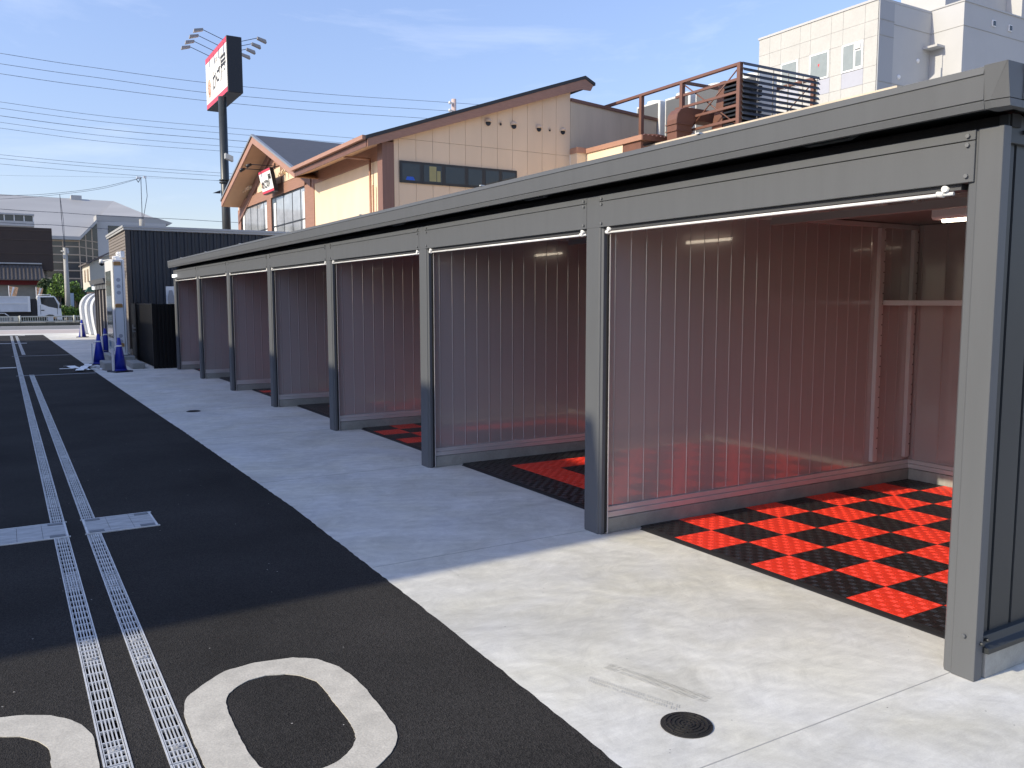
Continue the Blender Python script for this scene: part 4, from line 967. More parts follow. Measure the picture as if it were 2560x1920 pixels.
# main mono-pitch roof
mb = MB(); yS, yN2 = WY - 0.22, 44.0
mb.hexa([(EXV, yS, mz(EXV) - 0.07), (16.75, yS, mz(16.75) - 0.07), (16.75, yN2, mz(16.75) - 0.07), (EXV, yN2 - 14, mz(EXV) - 0.07), (EXV, yS, mz(EXV) + 0.03), (16.75, yS, mz(16.75) + 0.03), (16.75, yN2, mz(16.75) + 0.03), (EXV, yN2 - 14, mz(EXV) + 0.03)])
mb.hexa([(16.75, yS, mz(16.75) - 0.07), (17.15, yS, mz(16.75) - 0.24), (17.15, yN2, mz(16.75) - 0.24), (16.75, yN2, mz(16.75) - 0.07), (16.75, yS, mz(16.75) + 0.03), (17.15, yS, mz(16.75) - 0.15), (17.15, yN2, mz(16.75) - 0.15), (16.75, yN2, mz(16.75) + 0.03)])
part(mb, 'main_roof', M_roofblk)
mb = MB(); mb.prism([(EXV + 0.05, mz(EXV + .05) - 0.075), (16.75, mz(16.75) - 0.075), (17.08, mz(16.75) - 0.24), (16.98, mz(16.75) - 0.42), (16.6, mz(16.6) - 0.37), (EXV + 0.05, mz(EXV + .05) - 0.30)], 'y', yS + 0.02, yS + 0.07); part(mb, 'verge_board', M_brown)
mb = MB(); mb.hexa([(EXV + 0.06, yS + 0.07, mz(EXV + .06) - 0.29), (16.6, yS + 0.07, mz(16.6) - 0.31), (16.6, 42, mz(16.6) - 0.31), (EXV + 0.06, 30.2, mz(EXV + .06) - 0.29), (EXV + 0.06, yS + 0.07, mz(EXV + .06) - 0.27), (16.6, yS + 0.07, mz(16.6) - 0.28), (16.6, 42, mz(16.6) - 0.28), (EXV + 0.06, 30.2, mz(EXV + .06) - 0.27)]); part(mb, 'soffit', M_soffit)
mb = MB(); mb.box(EXV - 0.10, yS + 0.05, 6.06, EXV + 0.02, 30.3, 6.175); part(mb, 'gutter', M_trim)
mb = MB(); mb.box(EXV + 0.03, yS + 0.08, 5.87, EXV + 0.08, 30.2, 6.055); part(mb, 'eave_board', M_brownm)
# gable: west wall
GY0, GY1, GA = 30.90, 42.2, 35.95
wallslope = 0.36
def gz(y):   # underside of gable roof
    return (8.02 - 0.40 * (y - GA)) if y > GA else (8.02 - 0.40 * (GA - y))
mb = MB(); mb.prism([(GY0, 0), (GY1, 0), (GY1, gz(GY1)), (GA, gz(GA)), (GY0, gz(GY0))], 'x', WX + 0.03, WX + 0.2); part(mb, 'gable_wall', M_brown)
for ya_, za_, yb_, zb_ in ((GY1 - 0.05, gz(GY1) - 0.02, GA, gz(GA) - 0.0), (GY0 + 0.05, gz(GY0), GA, gz(GA))):
    mb = MB(); mb.prism([(ya_, za_), (yb_, zb_), (yb_, zb_ - 0.42), (ya_, za_ - 0.36)], 'x', WX - 0.06, WX + 0.029); part(mb, 'raking_beam', M_brownv)
# cream infill fields
for poly in ([(34.72, 6.26), (34.61, 6.9), (32.75, 6.46), (32.45, 6.26)], [(35.05, 6.28), (35.05, 6.93), (36.6, 6.93), (36.6, 6.28)], [(39.2, 6.26), (39.2, 6.75), (40.1, 6.4), (40.5, 6.24)], [(37.9, 6.26), (37.9, 6.8), (38.7, 6.8), (38.7, 6.26)]):
    mb = MB(); mb.prism([(a, b) for a, b in poly], 'x', WX + 0.005, WX + 0.029); part(mb, 'cream_infill', M_cream)
mb = MB(); mb.box(WX - 0.03, GY0, 5.80, WX + 0.029, GY1 - 0.1, 6.22); part(mb, 'cross_beam', M_brown)
for a, b in ((30.66, 31.75), (36.42, 37.08), (41.75, 42.3)):
    mb = MB(); mb.box(WX - 0.03, a, 0, WX + 0.029, b, 5.799 if a > 31 else 6.3); part(mb, 'pillar', M_brown)
for a, b in ((31.76, 36.41), (37.09, 41.74)):
    mb = MB(); mb.box(WX + 0.012, a, 2.6, WX + 0.028, b, 5.795); wn = part(mb, 'tall_window', M_alu)
    ws = [a + 0.06, a + 0.62, a + 1.7, a + 2.9, a + 4.0, b - 0.06]
    for q, (c, d) in enumerate(zip(ws[:-1], ws[1:])):
        mb = MB(); mb.box(WX + 0.005, c + 0.05, 2.65, WX + 0.011, d - 0.05, 5.72); mb.build('pane', M_glassl if q < 4 else M_glass, wn)
    mb = MB(); mb.box(WX - 0.001, b - 0.62, 2.65, WX + 0.004, b - 0.30, 5.55); mb.box(WX - 0.001, a + 0.12, 2.65, WX + 0.004, a + 0.35, 5.6); mb.build('curtain', M_sign, wn)
    mb = MB(); mb.box(WX - 0.012, a + 0.05, 4.55, WX + 0.002, b - 0.05, 4.60); mb.build('transom', M_alu, wn)
# gable roof: two slopes running back in +x
RX0 = 9.1; RX1 = 15.3; AP = (35.85, 8.24); LE = (41.9, 6.2); RE = (30.15, 6.12)
for (e0, nm) in ((LE, 'gable_roof_slope'), (RE, 'gable_roof_slope')):
    mb = MB(); th = 0.05
    mb.hexa([(RX0, e0[0], e0[1] - th), (RX1, e0[0], e0[1] - th), (RX1, AP[0], AP[1] - th), (RX0, AP[0], AP[1] - th), (RX0, e0[0], e0[1]), (RX1, e0[0], e0[1]), (RX1, AP[0], AP[1]), (RX0, AP[0], AP[1])])
    part(mb, nm, M_slate)
    mb = MB(); a, b = e0, AP
    mb.prism([(a[0], a[1] - 0.06), (b[0], b[1] - 0.06), (b[0], b[1] - 0.34), (a[0], a[1] - 0.30)], 'x', RX0 + 0.02, RX0 + 0.08); part(mb, 'barge_board', M_trim)
    mb = MB(); mb.hexa([(RX0 + 0.08, a[0], a[1] - 0.29), (WX + 0.03, a[0], a[1] - 0.29), (WX + 0.03, b[0], b[1] - 0.33), (RX0 + 0.08, b[0], b[1] - 0.33), (RX0 + 0.08, a[0], a[1] - 0.26), (WX + 0.03, a[0], a[1] - 0.26), (WX + 0.03, b[0], b[1] - 0.30), (RX0 + 0.08, b[0], b[1] - 0.30)])
    part(mb, 'gable_soffit', M_soffit)
    mb = MB(); mb.prism([(a[0], a[1] + 0.03), (b[0], b[1] + 0.03), (b[0], b[1] - 0.05), (a[0], a[1] - 0.05)], 'x', RX0 - 0.03, RX0 + 0.10); part(mb, 'verge_cap', mat('cap_grey', (0.20, 0.22, 0.25), 0.4))
mb = MB(); mb.box(9.5, 34.0, 0, 17, 44, 5.9); mb.box(WX + 0.21, 30.7, 0, 17, 34.0, 5.9)
# (core block kept behind the gable wall)
mb = MB(); mb.box(WX + 0.21, 30.7, 0, 16.5, 43.2, 6.1); part(mb, 'rear_block', M_cream)
# ornaments: curved horn shaped vents
for yy, zz in ((34.35, 6.55), (33.9, 6.58), (33.45, 6.60), (40.15, 6.52), (39.8, 6.54), (39.45, 6.56)):
    mb = MB()
    pts3 = [(WX, yy, zz + 0.02), (WX - 0.16, yy, zz + 0.05), (WX - 0.25, yy, zz), (WX - 0.27, yy, zz - 0.12)]
    for k, (p, q) in enumerate(zip(pts3[:-1], pts3[1:])): mb.cyl(p, q, 0.062 - 0.012 * k, 0.05 - 0.012 * k, n=10)
    part(mb, 'horn_vent', M_cream)
# hanging sign with picture-side lamps
SG = [(9.42, 36.2, 6.80), (9.42, 34.5, 6.80), (9.60, 34.5, 5.88), (9.60, 36.2, 5.88)]
def lerp3(a, b, t): return tuple(a[i] + (b[i] - a[i]) * t for i in range(3))
hs = thing('hanging_sign', 'tilted white sign with red bands hung on the gable of the restaurant', 'sign', (9.6, 35.35, 5.9))
mb = MB(); d = 0.16
mb.hexa([SG[3], SG[2], (SG[2][0] + d, SG[2][1], SG[2][2]), (SG[3][0] + d, SG[3][1], SG[3][2]), SG[0], SG[1], (SG[1][0] + d, SG[1][1], SG[1][2]), (SG[0][0] + d, SG[0][1], SG[0][2])])
mb.build('sign_box', M_signblk, hs)
def strip_on(a, b, c, d_, t0, t1, off):
    P = [lerp3(a, d_, t0), lerp3(b, c, t0), lerp3(b, c, t1), lerp3(a, d_, t1)]
    return [(p[0] - off, p[1], p[2]) for p in P]
for nm, t0, t1, mm, of in (('sign_face', 0.02, 0.98, M_sign, 0.004), ('red_band', 0.02, 0.12, M_signred, 0.008), ('red_band', 0.88, 0.98, M_signred, 0.008)):
    P = strip_on(*SG, t0, t1, of); mb = MB(); mb.hexa([P[3], P[2], (P[2][0] + .003, P[2][1], P[2][2]), (P[3][0] + .003, P[3][1], P[3][2]), P[0], P[1], (P[1][0] + .003, P[1][1], P[1][2]), (P[0][0] + .003, P[0][1], P[0][2])]); mb.build(nm, mm, hs)
up_ = Vector(SG[0]) - Vector(SG[3])
cen = (Vector(SG[0]) + Vector(SG[2])) / 2
text_mesh('かごの', 0.34, M_ink, hs, (cen + Vector((-0.012, 0.12, -0.12)), (0, -1, 0), up_), bold=0.012)
text_mesh('屋', 0.44, M_ink, hs, (cen + Vector((-0.014, -0.58, 0.0)), (0, -1, 0), up_), bold=0.014)
text_mesh('和食・しゃぶ', 0.12, M_inkg, hs, (cen + Vector((-0.014, -0.2, 0.24)), (0, -1, 0), up_))
mb = MB(); mb.cyl(tuple(cen + Vector((-0.006, 0.68, -0.1))), tuple(cen + Vector((-0.014, 0.68, -0.1))), 0.10, n=16); mb.build('emblem', M_inko, hs)
for y in (34.7, 36.0):
    mb = MB(); mb.cyl((9.55, y, 6.80), (WX + 0.02, y, 6.95), 0.02, n=8); mb.build('bracket', M_alu, hs)
for y, z in ((36.9, 7.02), (35.8, 7.05)):
    t = thing('sign_lamp', 'black arm lamp on the gable, %s of the pair above the tilted sign' % ('lower left' if y > 36 else 'upper right'), 'lamp', (WX, y, z), 'arm lamps above the gable sign')
    mb = MB(); mb.cyl((WX, y, z), (8.95, y + 0.05, z), 0.018, n=8); mb.box(WX - 0.02, y - 0.03, z - 0.12, WX + 0.01, y + 0.03, z + 0.12); mb.build('arm', M_alu, t)
    mb = MB(); mb.cyl((9.05, y + 0.03, z), (8.85, y + 0.05, z - 0.10), 0.05, 0.08, n=10); mb.build('lamp_head', M_alu, t)

# annex
AX = 16.67
mb = MB(); mb.box(16.30, WY - 0.4, 0, AX - 0.002, WY + 0.0, 6.27); mb.box(AX, 21.1, 0, AX + 0.1, WY + 0.1, 6.27); part(mb, 'annex_wall', M_cream)
mb = MB(); mb.box(AX - 0.05, 20.14, 6.271, AX + 0.12, WY - 0.42, 6.42); mb.box(16.28, WY - 0.43, 6.271, AX + 0.1, WY - 0.01, 6.45); part(mb, 'annex_parapet', M_trim)
mb = MB(); mb.box(AX + 0.121, 20.2, 6.25, 24, WY - 0.01, 6.38); part(mb, 'annex_roof', M_brownm)
mb = MB(); mb.box(AX + 0.4, 12, 0, 24, 20.6, 6.18); mb.box(AX + 0.101, 20.61, 0, 24, 21.09, 6.1); part(mb, 'annex_lower_wing', M_greyb)
mb = MB(); mb.add([(16.305, WY + 0.0, 6.3), (24, WY, 6.3), (24, WY, 7.45), (16.305, WY, 7.98), (16.305, WY + 0.15, 6.3), (24, WY + 0.15, 6.3), (24, WY + 0.15, 7.45), (16.305, WY + 0.15, 7.98)], [(0, 1, 2, 3), (7, 6, 5, 4), (3, 2, 6, 7), (0, 3, 7, 4), (1, 5, 6, 2)]); part(mb, 'grey_wall', M_greyb)
mb = MB(); mb.add([(16.31, WY - 0.05, 7.98), (24, WY - 0.05, 7.45), (24, WY + 0.2, 7.45), (16.31, WY + 0.2, 7.98), (16.31, WY - 0.05, 8.08), (24, WY - 0.05, 7.55), (24, WY + 0.2, 7.55), (16.31, WY + 0.2, 8.08)], [(0, 3, 2, 1), (4, 5, 6, 7), (0, 1, 5, 4), (1, 2, 6, 5), (2, 3, 7, 6), (3, 0, 4, 7)]); part(mb, 'grey_wall_coping', M_brownm)
mb = MB(); mb.box(AX - 0.05, 20.08, 6.26, 19.2, 20.135, 6.40)
for k in range(16): 
    x = AX + k * 0.16; mb.prism([(x, 6.401), (x + 0.05, 6.44), (x + 0.09, 6.44), (x + 0.14, 6.401)], 'y', 20.08, 20.4)
part(mb, 'ribbed_canopy', M_brownm)
mb = MB(); mb.box(AX + 0.02, 20.25, 6.0, AX + 0.09, 21.09, 6.26); mb.box(AX + 0.1, 20.25, 6.0, 19, 20.32, 6.12); part(mb, 'canopy_beam', M_brownm)

# louvred screen frame
LF = thing('roof_screen', 'brown steel frame with dark horizontal louvres on the restaurant annex roof', 'roof screen', (19.5, 19, 6.3))
for x, y in ((18, 17.58), (18, 19.92), (18, 21.83), (21.1, 17.62), (21.1, 19.92)):
    mb = MB(); mb.box(x - 0.06, y - 0.06, 6.3, x + 0.06, y + 0.06, 8.02); mb.build('post', M_brownm, LF)
mb = MB(); mb.box(17.94, 17.52, 8.021, 18.06, 23.9, 8.10); mb.build('top_rail', M_brownm, LF)
mb = MB(); mb.box(21.04, 17.6, 8.021, 21.16, 23.4, 8.10); mb.box(18.061, 19.86, 8.021, 21.04, 19.98, 8.09); mb.build('top_rail', M_brownm, LF)
for z in (7.66, 7.31, 6.95, 6.57):
    mb = MB(); mb.box(17.97, 17.64, z - 0.035, 18.03, 20.2, z + 0.035); mb.build('side_rail', M_brownm, LF)
for a_, b_ in (((18, 17.65, 7.95), (18, 19.85, 6.4)), ((18.05, 19.85, 7.95), (18.05, 17.65, 6.4)), ((21.1, 17.65, 7.95), (21.1, 19.85, 6.4))):
    mb = MB(); mb.tube([a_, b_], 0.02, 8); mb.build('cross_brace', M_brownm, LF)
for k in range(12):
    z = 6.38 + k * 0.148
    mb = MB(); mb.prism([(17.43, z), (17.49, z + 0.092), (17.515, z + 0.092), (17.455, z)], 'x', 18.02, 21.18); mb.build('louvre', M_louvre, LF)
for k in range(6):
    x = 18.05 + k * 0.62; mb = MB(); mb.box(x - 0.012, 17.525, 6.3, x + 0.012, 17.55, 8.1); mb.build('louvre_bracket', M_capm, LF)
# roof ac units
for k, (y0, y1, lab) in enumerate(((23.26, 24.53, 'leftmost large grey rooftop air conditioner, just above the grey wall coping'), (21.75, 23.0, 'second large grey rooftop air conditioner, left of the brown duct elbow'), (20.25, 21.5, 'third large grey rooftop air conditioner, partly behind the duct'), (18.75, 20.0, 'rooftop air conditioner nearest the louvres'))):
    t = thing('air_conditioner', lab, 'air conditioner', (20.4, (y0 + y1) / 2, 6.3), 'rooftop air conditioners behind the brown frame')
    zt_ = 8.42 - 0.02 * k
    mb = MB(); mb.box(20, y0, 6.31, 20.8, y1, zt_); mb.build('casing', M_acw, t, bevel=0.02)
    mb = MB(); mb.box(19.985, y0 + 0.10, 6.5, 19.999, y1 - 0.07, zt_ - 0.07); mb.build('grille', M_grvent, t)
    mb = MB(); mb.cyl((20.4, (y0 + y1) / 2, zt_), (20.4, (y0 + y1) / 2, zt_ + 0.10), 0.36, 0.34, n=20); mb.build('fan_cowl', M_acw, t)
# duct
DU = thing('roof_duct', 'large brown sheet metal duct elbow rising from the annex roof', 'duct', (18.1, 20, 6.3))
prof = [(20.5, 6.3), (20.5, 6.95)]
for q in range(9):
    a = math.pi - math.pi / 2 * q / 8; prof.append((19.85 + 0.65 * math.cos(a) * -1 if False else 19.85 - 0.65 * math.cos(a), 6.95 + 0.48 * math.sin(a)))
prof = [(20.48, 6.31), (20.50, 6.98), (20.42, 7.2), (20.25, 7.36), (20.0, 7.44), (18.9, 7.44), (18.9, 7.05), (19.85, 7.05), (19.72, 6.98), (19.66, 6.8), (19.62, 6.31)]
prof = [(17.28, 6.19), (17.26, 6.80), (17.30, 6.96), (17.42, 7.10), (17.62, 7.18), (18.9, 7.18), (18.9, 6.82), (18.12, 6.82), (17.96, 6.76), (17.88, 6.62), (17.88, 6.19)]
mb = MB(); mb.prism(prof, 'y', 19.33, 19.76); mb.build('elbow', M_brownm, DU, bevel=0.015)
for z in (6.46, 6.66):
    mb = MB(); mb.box(17.23, 19.30, z, 17.92, 19.79, z + 0.022); mb.build('flange', M_brownm, DU)
mb = MB(); mb.cyl((17.6, 21.0, 6.42), (17.6, 21.0, 6.56), 0.55, n=24); mb.build('round_base', M_brownm, DU)
HD = thing('exhaust_hood', 'tall slanted brown exhaust hood with dark slats behind the side rails', 'exhaust hood', (18.9, 18.6, 6.3))
mb = MB(); mb.prism([(19.2, 6.4), (18.85, 7.9), (18.65, 7.9), (18.75, 6.4)], 'x', 18.5, 19.3); mb.build('hood_side', M_brownm, HD)
mb = MB()
for k in range(12): mb.box(18.45, 17.95, 6.45 + k * 0.12, 19.3, 18.64, 6.50 + k * 0.12)
mb.build('slats', M_signblk, HD)

# ================================================================== POLE SIGN
PX, PY = 9.93, 44.6
PS = thing('pole_sign', 'tall pole sign, white face with red bands and black letters on a dark pole', 'sign', (PX, PY, 0))
mb = MB(); mb.cyl((PX, PY, 0), (PX, PY, 11.6), 0.22, 0.20, n=20); mb.build('pole', M_pole, PS)
mb = MB(); mb.cyl((PX, PY, 7.36), (PX, PY, 7.42), 0.28, n=20); mb.cyl((PX, PY, 7.48), (PX, PY, 7.54), 0.28, n=20); mb.build('collar', M_pole, PS)
k = PY / 38.0
bx0 = 8.71 * 44.0 / 38; bx1 = bx0 + 0.74; by0 = 44.0; by1 = 47.9; bz0 = 11.75; bz1 = 14.46
by1 = 49.0
mb = MB(); mb.box(bx0, by0, bz0, bx1, by1, bz1); mb.build('sign_box', M_signblk, PS, bevel=0.02)
fx = bx0
for nm, z0, z1, mm, of in (('sign_face', bz0 + 0.04, bz1 - 0.04, M_sign, 0.004), ('red_band', bz1 - 0.32, bz1 - 0.04, M_signred, 0.009), ('red_band', bz0 + 0.04, bz0 + 0.28, M_signred, 0.009)):
    for s_ in (-1, 1):
        x = fx if s_ < 0 else bx1
        mb = MB(); mb.box(x + s_ * (of - 0.004 + 0.001), by0 + 0.06, z0, x + s_ * of, by1 - 0.06, z1); mb.build(nm, mm, PS)
F = lambda y, z, o=0.012: ((fx - o, y, z), (0, -1, 0), (0, 0, 1))
text_mesh('か', 1.05, M_ink, PS, F(46.85, 12.85), bold=0.02)
text_mesh('ご', 0.72, M_ink, PS, F(46.05, 12.95), bold=0.03)
text_mesh('屋', 1.35, M_ink, PS, F(44.85, 13.05), bold=0.025)
text_mesh('の', 0.45, M_ink, PS, F(45.62, 13.15), bold=0.02)
text_mesh('和食・しゃぶ', 0.36, M_inkg, PS, F(45.7, 13.80))
mb = MB(); 
for k_ in range(18):
    a0 = 2 * math.pi * k_ / 18; a1 = 2 * math.pi * (k_ + 1) / 18
    mb.cyl((fx - 0.012, 48.1 + 0.28 * math.cos(a0), 12.75 + 0.45 * math.sin(a0)), (fx - 0.012, 48.1 + 0.28 * math.cos(a1), 12.75 + 0.45 * math.sin(a1)), 0.03, n=5)
mb.cyl((fx - 0.012, 48.1, 12.4), (fx - 0.012, 48.1, 13.1), 0.04, n=5); mb.cyl((fx - 0.012, 47.9, 12.9), (fx - 0.012, 48.3, 12.9), 0.04, n=5)
mb.build('emblem', M_inko, PS)
for y in (44.7, 45.8, 46.9, 48.0): 
    mb = MB(); mb.box(fx - 0.010, y - 0.03, bz1 - 0.62, fx - 0.006, y + 0.03, bz1 - 0.36); mb.build('lamp_mark', mat('faint_grey', (0.55, 0.53, 0.50), 0.6), PS)
for k_, y in enumerate((44.7, 45.8, 46.9, 48.0)):
    for s_ in (-1, 1):
        x0_ = fx if s_ < 0 else bx1
        mb = MB(); mb.cyl((x0_, y, bz1 - 0.05), (x0_ + s_ * 0.95, y, bz1 + 0.28), 0.016, n=6); ar = mb.build('lamp_arm', M_signblk, PS)
        mb = MB(); xe = x0_ + s_ * 0.95
        mb.hexa([(xe, y - 0.1, bz1 + 0.22), (xe + s_ * 0.45, y - 0.13, bz1 + 0.08), (xe + s_ * 0.45, y + 0.13, bz1 + 0.08), (xe, y + 0.1, bz1 + 0.22), (xe, y - 0.08, bz1 + 0.34), (xe + s_ * 0.42, y - 0.10, bz1 + 0.24), (xe + s_ * 0.42, y + 0.10, bz1 + 0.24), (xe, y + 0.08, bz1 + 0.34)])
        mb.build('lamp_head', mat('lamp_grey', (0.28, 0.27, 0.26), 0.5), ar)
mb = MB(); mb.cyl((PX, PY - 0.22, 8.55), (PX + 0.1, PY - 0.42, 8.6), 0.03, n=8); mb.hexa([(PX - 0.1, PY - 0.45, 8.5), (PX + 0.25, PY - 0.55, 8.35), (PX + 0.25, PY - 0.85, 8.35), (PX - 0.1, PY - 0.75, 8.5), (PX - 0.1, PY - 0.45, 8.75), (PX + 0.25, PY - 0.55, 8.6), (PX + 0.25, PY - 0.85, 8.6), (PX - 0.1, PY - 0.75, 8.75)]); mb.build('floodlight', mat('flood_grey', (0.35, 0.36, 0.36), 0.5), PS)
mb = MB(); mb.prism([(PX - 0.25, 7.0), (PX - 0.6, 6.85), (PX - 0.25, 6.85)], 'y', PY - 0.1, PY + 0.1); mb.build('small_spotlight', M_signblk, PS)

# ================================================================== WHITE BUILDING (right)
K = 42.0 / 26.0
def S(x, y, z): return (x * K, y * K, (z - H) * K + H)
WB = thing('white_building', 'pale multi storey building with square wall panels at the upper right', 'building', S(30, 21, 1.5)[:2] + (0,))
def sbox(mb, a, b): 
    A = S(*a); B = S(*b); return mb.box(*A, *B)
ZT = 11.72
mb = MB(); A = S(26, 19.07, 11.69); B = S(26.79, 24.4, 11.69)
# body
mb = MB(); A = S(26.01, 19.08, 0); B = S(35, 24.38, 11.55); mb.box(A[0], A[1], 0, B[0], B[1], B[2]); mb.build('body', mat('panel_joint', (0.34, 0.335, 0.31), 0.9), WB)
# west facade panels
ysp = [24.38, 23.84, 23.29, 22.38, 21.90, 20.99, 20.49, 19.60, 19.085]
zsp = [6.5, 7.6, 8.94, 9.48, 10.46, 11.0, 11.62]
mb = MB()
for i in range(8):
    for q in range(6):
        a = S(25.98, ysp[i] - 0.004, zsp[q] + 0.004); b = S(26.009, ysp[i + 1] + 0.004, zsp[q + 1] - 0.004)
        wcol = i in (2, 4, 6)
        if wcol and q == 2: mg = MB(); mg.box(*a, *b); mg.build('grey_infill_panel', M_wgrey, WB)
        else: mb.box(*a, *b)
mb.build('west_panels', M_wpanel, WB)
mb = MB(); a = S(25.95, 24.42, 11.62); b = S(26.05, 19.06, 11.70); mb.box(*a, *b); a = S(26.05, 19.04, 11.62); b = S(35, 19.12, 11.70); mb.box(*a, *b); mb.build('coping', M_wwall, WB)
for k_, (y1_, y0_) in enumerate(((23.24, 22.43), (21.90, 21.04), (20.49, 19.62))):
    mb = MB(); mb.box(*S(25.955, y1_, 9.49), *S(25.979, y0_, 10.45)); wn = mb.build('window', M_whitep, WB)
    if k_ < 2:
        mb = MB(); mb.box(*S(25.948, y1_ - 0.06, 9.55), *S(25.954, y0_ + 0.06, 10.39)); mb.build('pane', M_glassw, wn)
    else:
        mb = MB(); mb.box(*S(25.948, y1_ - 0.06, 9.55), *S(25.954, y0_ + 0.38, 10.39)); mb.build('pane', M_glassw, wn)
        mb = MB(); mb.box(*S(25.948, y0_ + 0.30, 9.60), *S(25.954, y0_ + 0.06, 10.12)); mb.build('pane', M_glassw, wn)
        mb = MB(); mb.box(*S(25.90, y0_ + 0.32, 10.18), *S(25.954, y0_ + 0.10, 10.36)); mb.build('small_vent', M_acw, wn)
    if k_ == 1:
        yy = 21.47; a = S(25.9465, yy + 0.045, 10.04); b = S(25.9465, yy - 0.045, 10.04); c = S(25.9465, yy, 9.93)
        mb = MB(); mb.add([a, b, c], [(0, 1, 2)]); mb.build('red_triangle', mat('bright_red', (0.7, 0.03, 0.04), 0.5), wn)
# south faces
mb = MB(); a = S(26.0, 19.04, 0); b = S(26.79, 19.075, 11.615); mb.box(a[0], a[1], 0, b[0], b[1], b[2]); mb.build('south_return', mat('wall_bluegrey', (0.36, 0.37, 0.385), 0.85), WB)
mb = MB(); a = S(26.80, 19.05, 0); b = S(28.9, 19.075, 11.615); mb.box(a[0], a[1], 0, b[0], b[1], b[2]); mb.build('south_wall', M_wwall, WB)
mb = MB(); a = S(28.9, 17.85, 0); b = S(38, 21, 11.72); mb.box(a[0], a[1], 0, b[0], b[1], b[2]); mb.build('stair_block', M_wwall, WB)
mb = MB()
for z_ in (10.92,):
    mb.box(*S(28.885, 17.85, z_), *S(28.9, 19.04, z_ + 0.008)); mb.box(*S(28.9, 17.835, z_), *S(38, 17.85, z_ + 0.008)); mb.box(*S(26.8, 19.035, z_), *S(28.88, 19.05, z_ + 0.008))
mb.box(*S(26.0, 19.025, 10.99), *S(26.79, 19.04, 10.998)); mb.box(*S(26.0, 19.025, 10.47), *S(26.79, 19.04, 10.478)); mb.box(*S(26.0, 19.025, 8.94), *S(28.8, 19.04, 8.948))
mb.build('wall_joint', MATS['panel_joint'], WB)
mb = MB(); mb.box(*S(28.45, 18.5, 10.33), *S(28.9, 19.03, 10.40)); mb.build('awning', M_wwall, WB)
mb = MB(); mb.box(*S(28.86, 18.55, 9.2), *S(28.9, 18.95, 10.1)); mb.build('door', M_wwall, WB)
mb = MB(); mb.prism([(S(0, 19.0, 0)[1], S(0, 0, 9.1)[2]), (S(0, 18.35, 0)[1], S(0, 0, 9.1)[2]), (S(0, 18.35, 0)[1], S(0, 0, 9.55)[2])], 'x', S(28.5, 0, 0)[0], S(28.6, 0, 0)[0]); mb.build('stair_parapet', M_wwall, WB)
for x, z in ((28.2, 9.9), (27.16, 9.21)):
    mb = MB(); c = S(x, 19.04, z); mb.sphere(c, 0.13, squash=(1, 0.7, 1)); mb.build('wall_lamp', M_whitep, WB)
for x in (30.67, 31.72):
    mb = MB(); a = S(x - 0.1, 17.80, 11.14); b = S(x + 0.1, 17.845, 11.36); mb.box(*a, *b); vo = mb.build('small_window', M_whitep, WB)
    mb = MB(); mb.box(*S(x - 0.07, 17.785, 11.17), *S(x + 0.07, 17.799, 11.33)); mb.build('pane', M_glass, vo)
mb = MB(); mb.box(*S(29.9, 19.2, 11.72), *S(33.8, 21, 14.2)); mb.box(*S(33.81, 18.6, 11.72), *S(40, 21, 14.2)); mb.build('penthouse', M_wwall, WB)
mb = MB(); mb.box(*S(28.87, 17.82, 11.72), *S(38, 17.9, 11.77)); mb.box(*S(28.87, 17.9, 11.72), *S(28.95, 21, 11.77)); mb.build('coping', M_capm, WB)

# ================================================================== BACKGROUND LEFT
# guardrail
GU = thing('guard_rail', 'pale double rail road barrier with mesh infill across the far street', 'guard rail', (0, 58.2, 0.16))
mb = MB(); mb.box(-14, 58.0, 0.50, 16, 58.08, 0.57); mb.box(-14, 58.0, 0.21, 16, 58.08, 0.28); mb.build('rails', M_rail, GU)
mb = MB()
x = -14.0
while x < 16: mb.box(x, 58.03, 0.28, x + 0.035, 58.05, 0.50); x += 0.12
o_ = mb.build('mesh_bars', M_rail, GU); o_['kind'] = 'stuff'
for x in (-13, -10.05, -7.1, -4.1, -1.2, 0.83, 3.7, 6.6, 9.5, 12.4):
    mb = MB(); mb.cyl((x, 57.96, 0.12), (x, 57.96, 0.60), 0.05, n=10); mb.build('post', M_rail, GU)
mb = MB(); mb.box(0.50, 57.98, 0.27, 0.74, 58.0, 0.52); mb.build('plate', M_rail, GU)
# truck
TR = thing('dump_truck', 'white dump truck with a pale grey bed driving right behind the guard rail', 'truck', (0, 62.5, 0))
ty0, ty1 = 61.6, 63.4
cabp = [(1.88, 0.50), (1.88, 1.74), (1.93, 1.78), (2.83, 1.78), (2.90, 1.72), (3.13, 1.32), (3.20, 0.95), (3.24, 0.5), (3.24, 0.25), (2.95, 0.25), (2.86, 0.48), (2.72, 0.58), (2.5, 0.60), (2.32, 0.52), (2.22, 0.48)]
mb = MB(); mb.prism(cabp, 'y', ty0, ty1); cab = mb.build('cab', M_truck, TR, bevel=0.02)
mb = MB(); mb.prism([(2.07, 1.69), (2.84, 1.70), (3.04, 1.22), (3.03, 0.98), (2.5, 1.10), (2.10, 1.28)], 'y', ty0 - 0.006, ty0 - 0.001); mb.build('side_window', M_glass, cab)
mb = MB(); mb.add([(2.905, ty0 + 0.1, 1.70), (3.14, ty0 + 0.1, 1.31), (3.14, ty1 - 0.1, 1.31), (2.905, ty1 - 0.1, 1.70)], [(0, 1, 2, 3)]); mb.build('windscreen', M_glass, cab)
mb = MB(); mb.box(2.08, ty0 - 0.012, 0.84, 2.26, ty0 - 0.001, 0.90); mb.build('door_handle', M_alu, cab)
for xs_ in (2.04, 2.98):
    mb = MB(); mb.box(xs_, ty0 - 0.004, 0.6, xs_ + 0.02, ty0 - 0.0005, 1.2); mb.build('door_seam', M_steeld, cab)
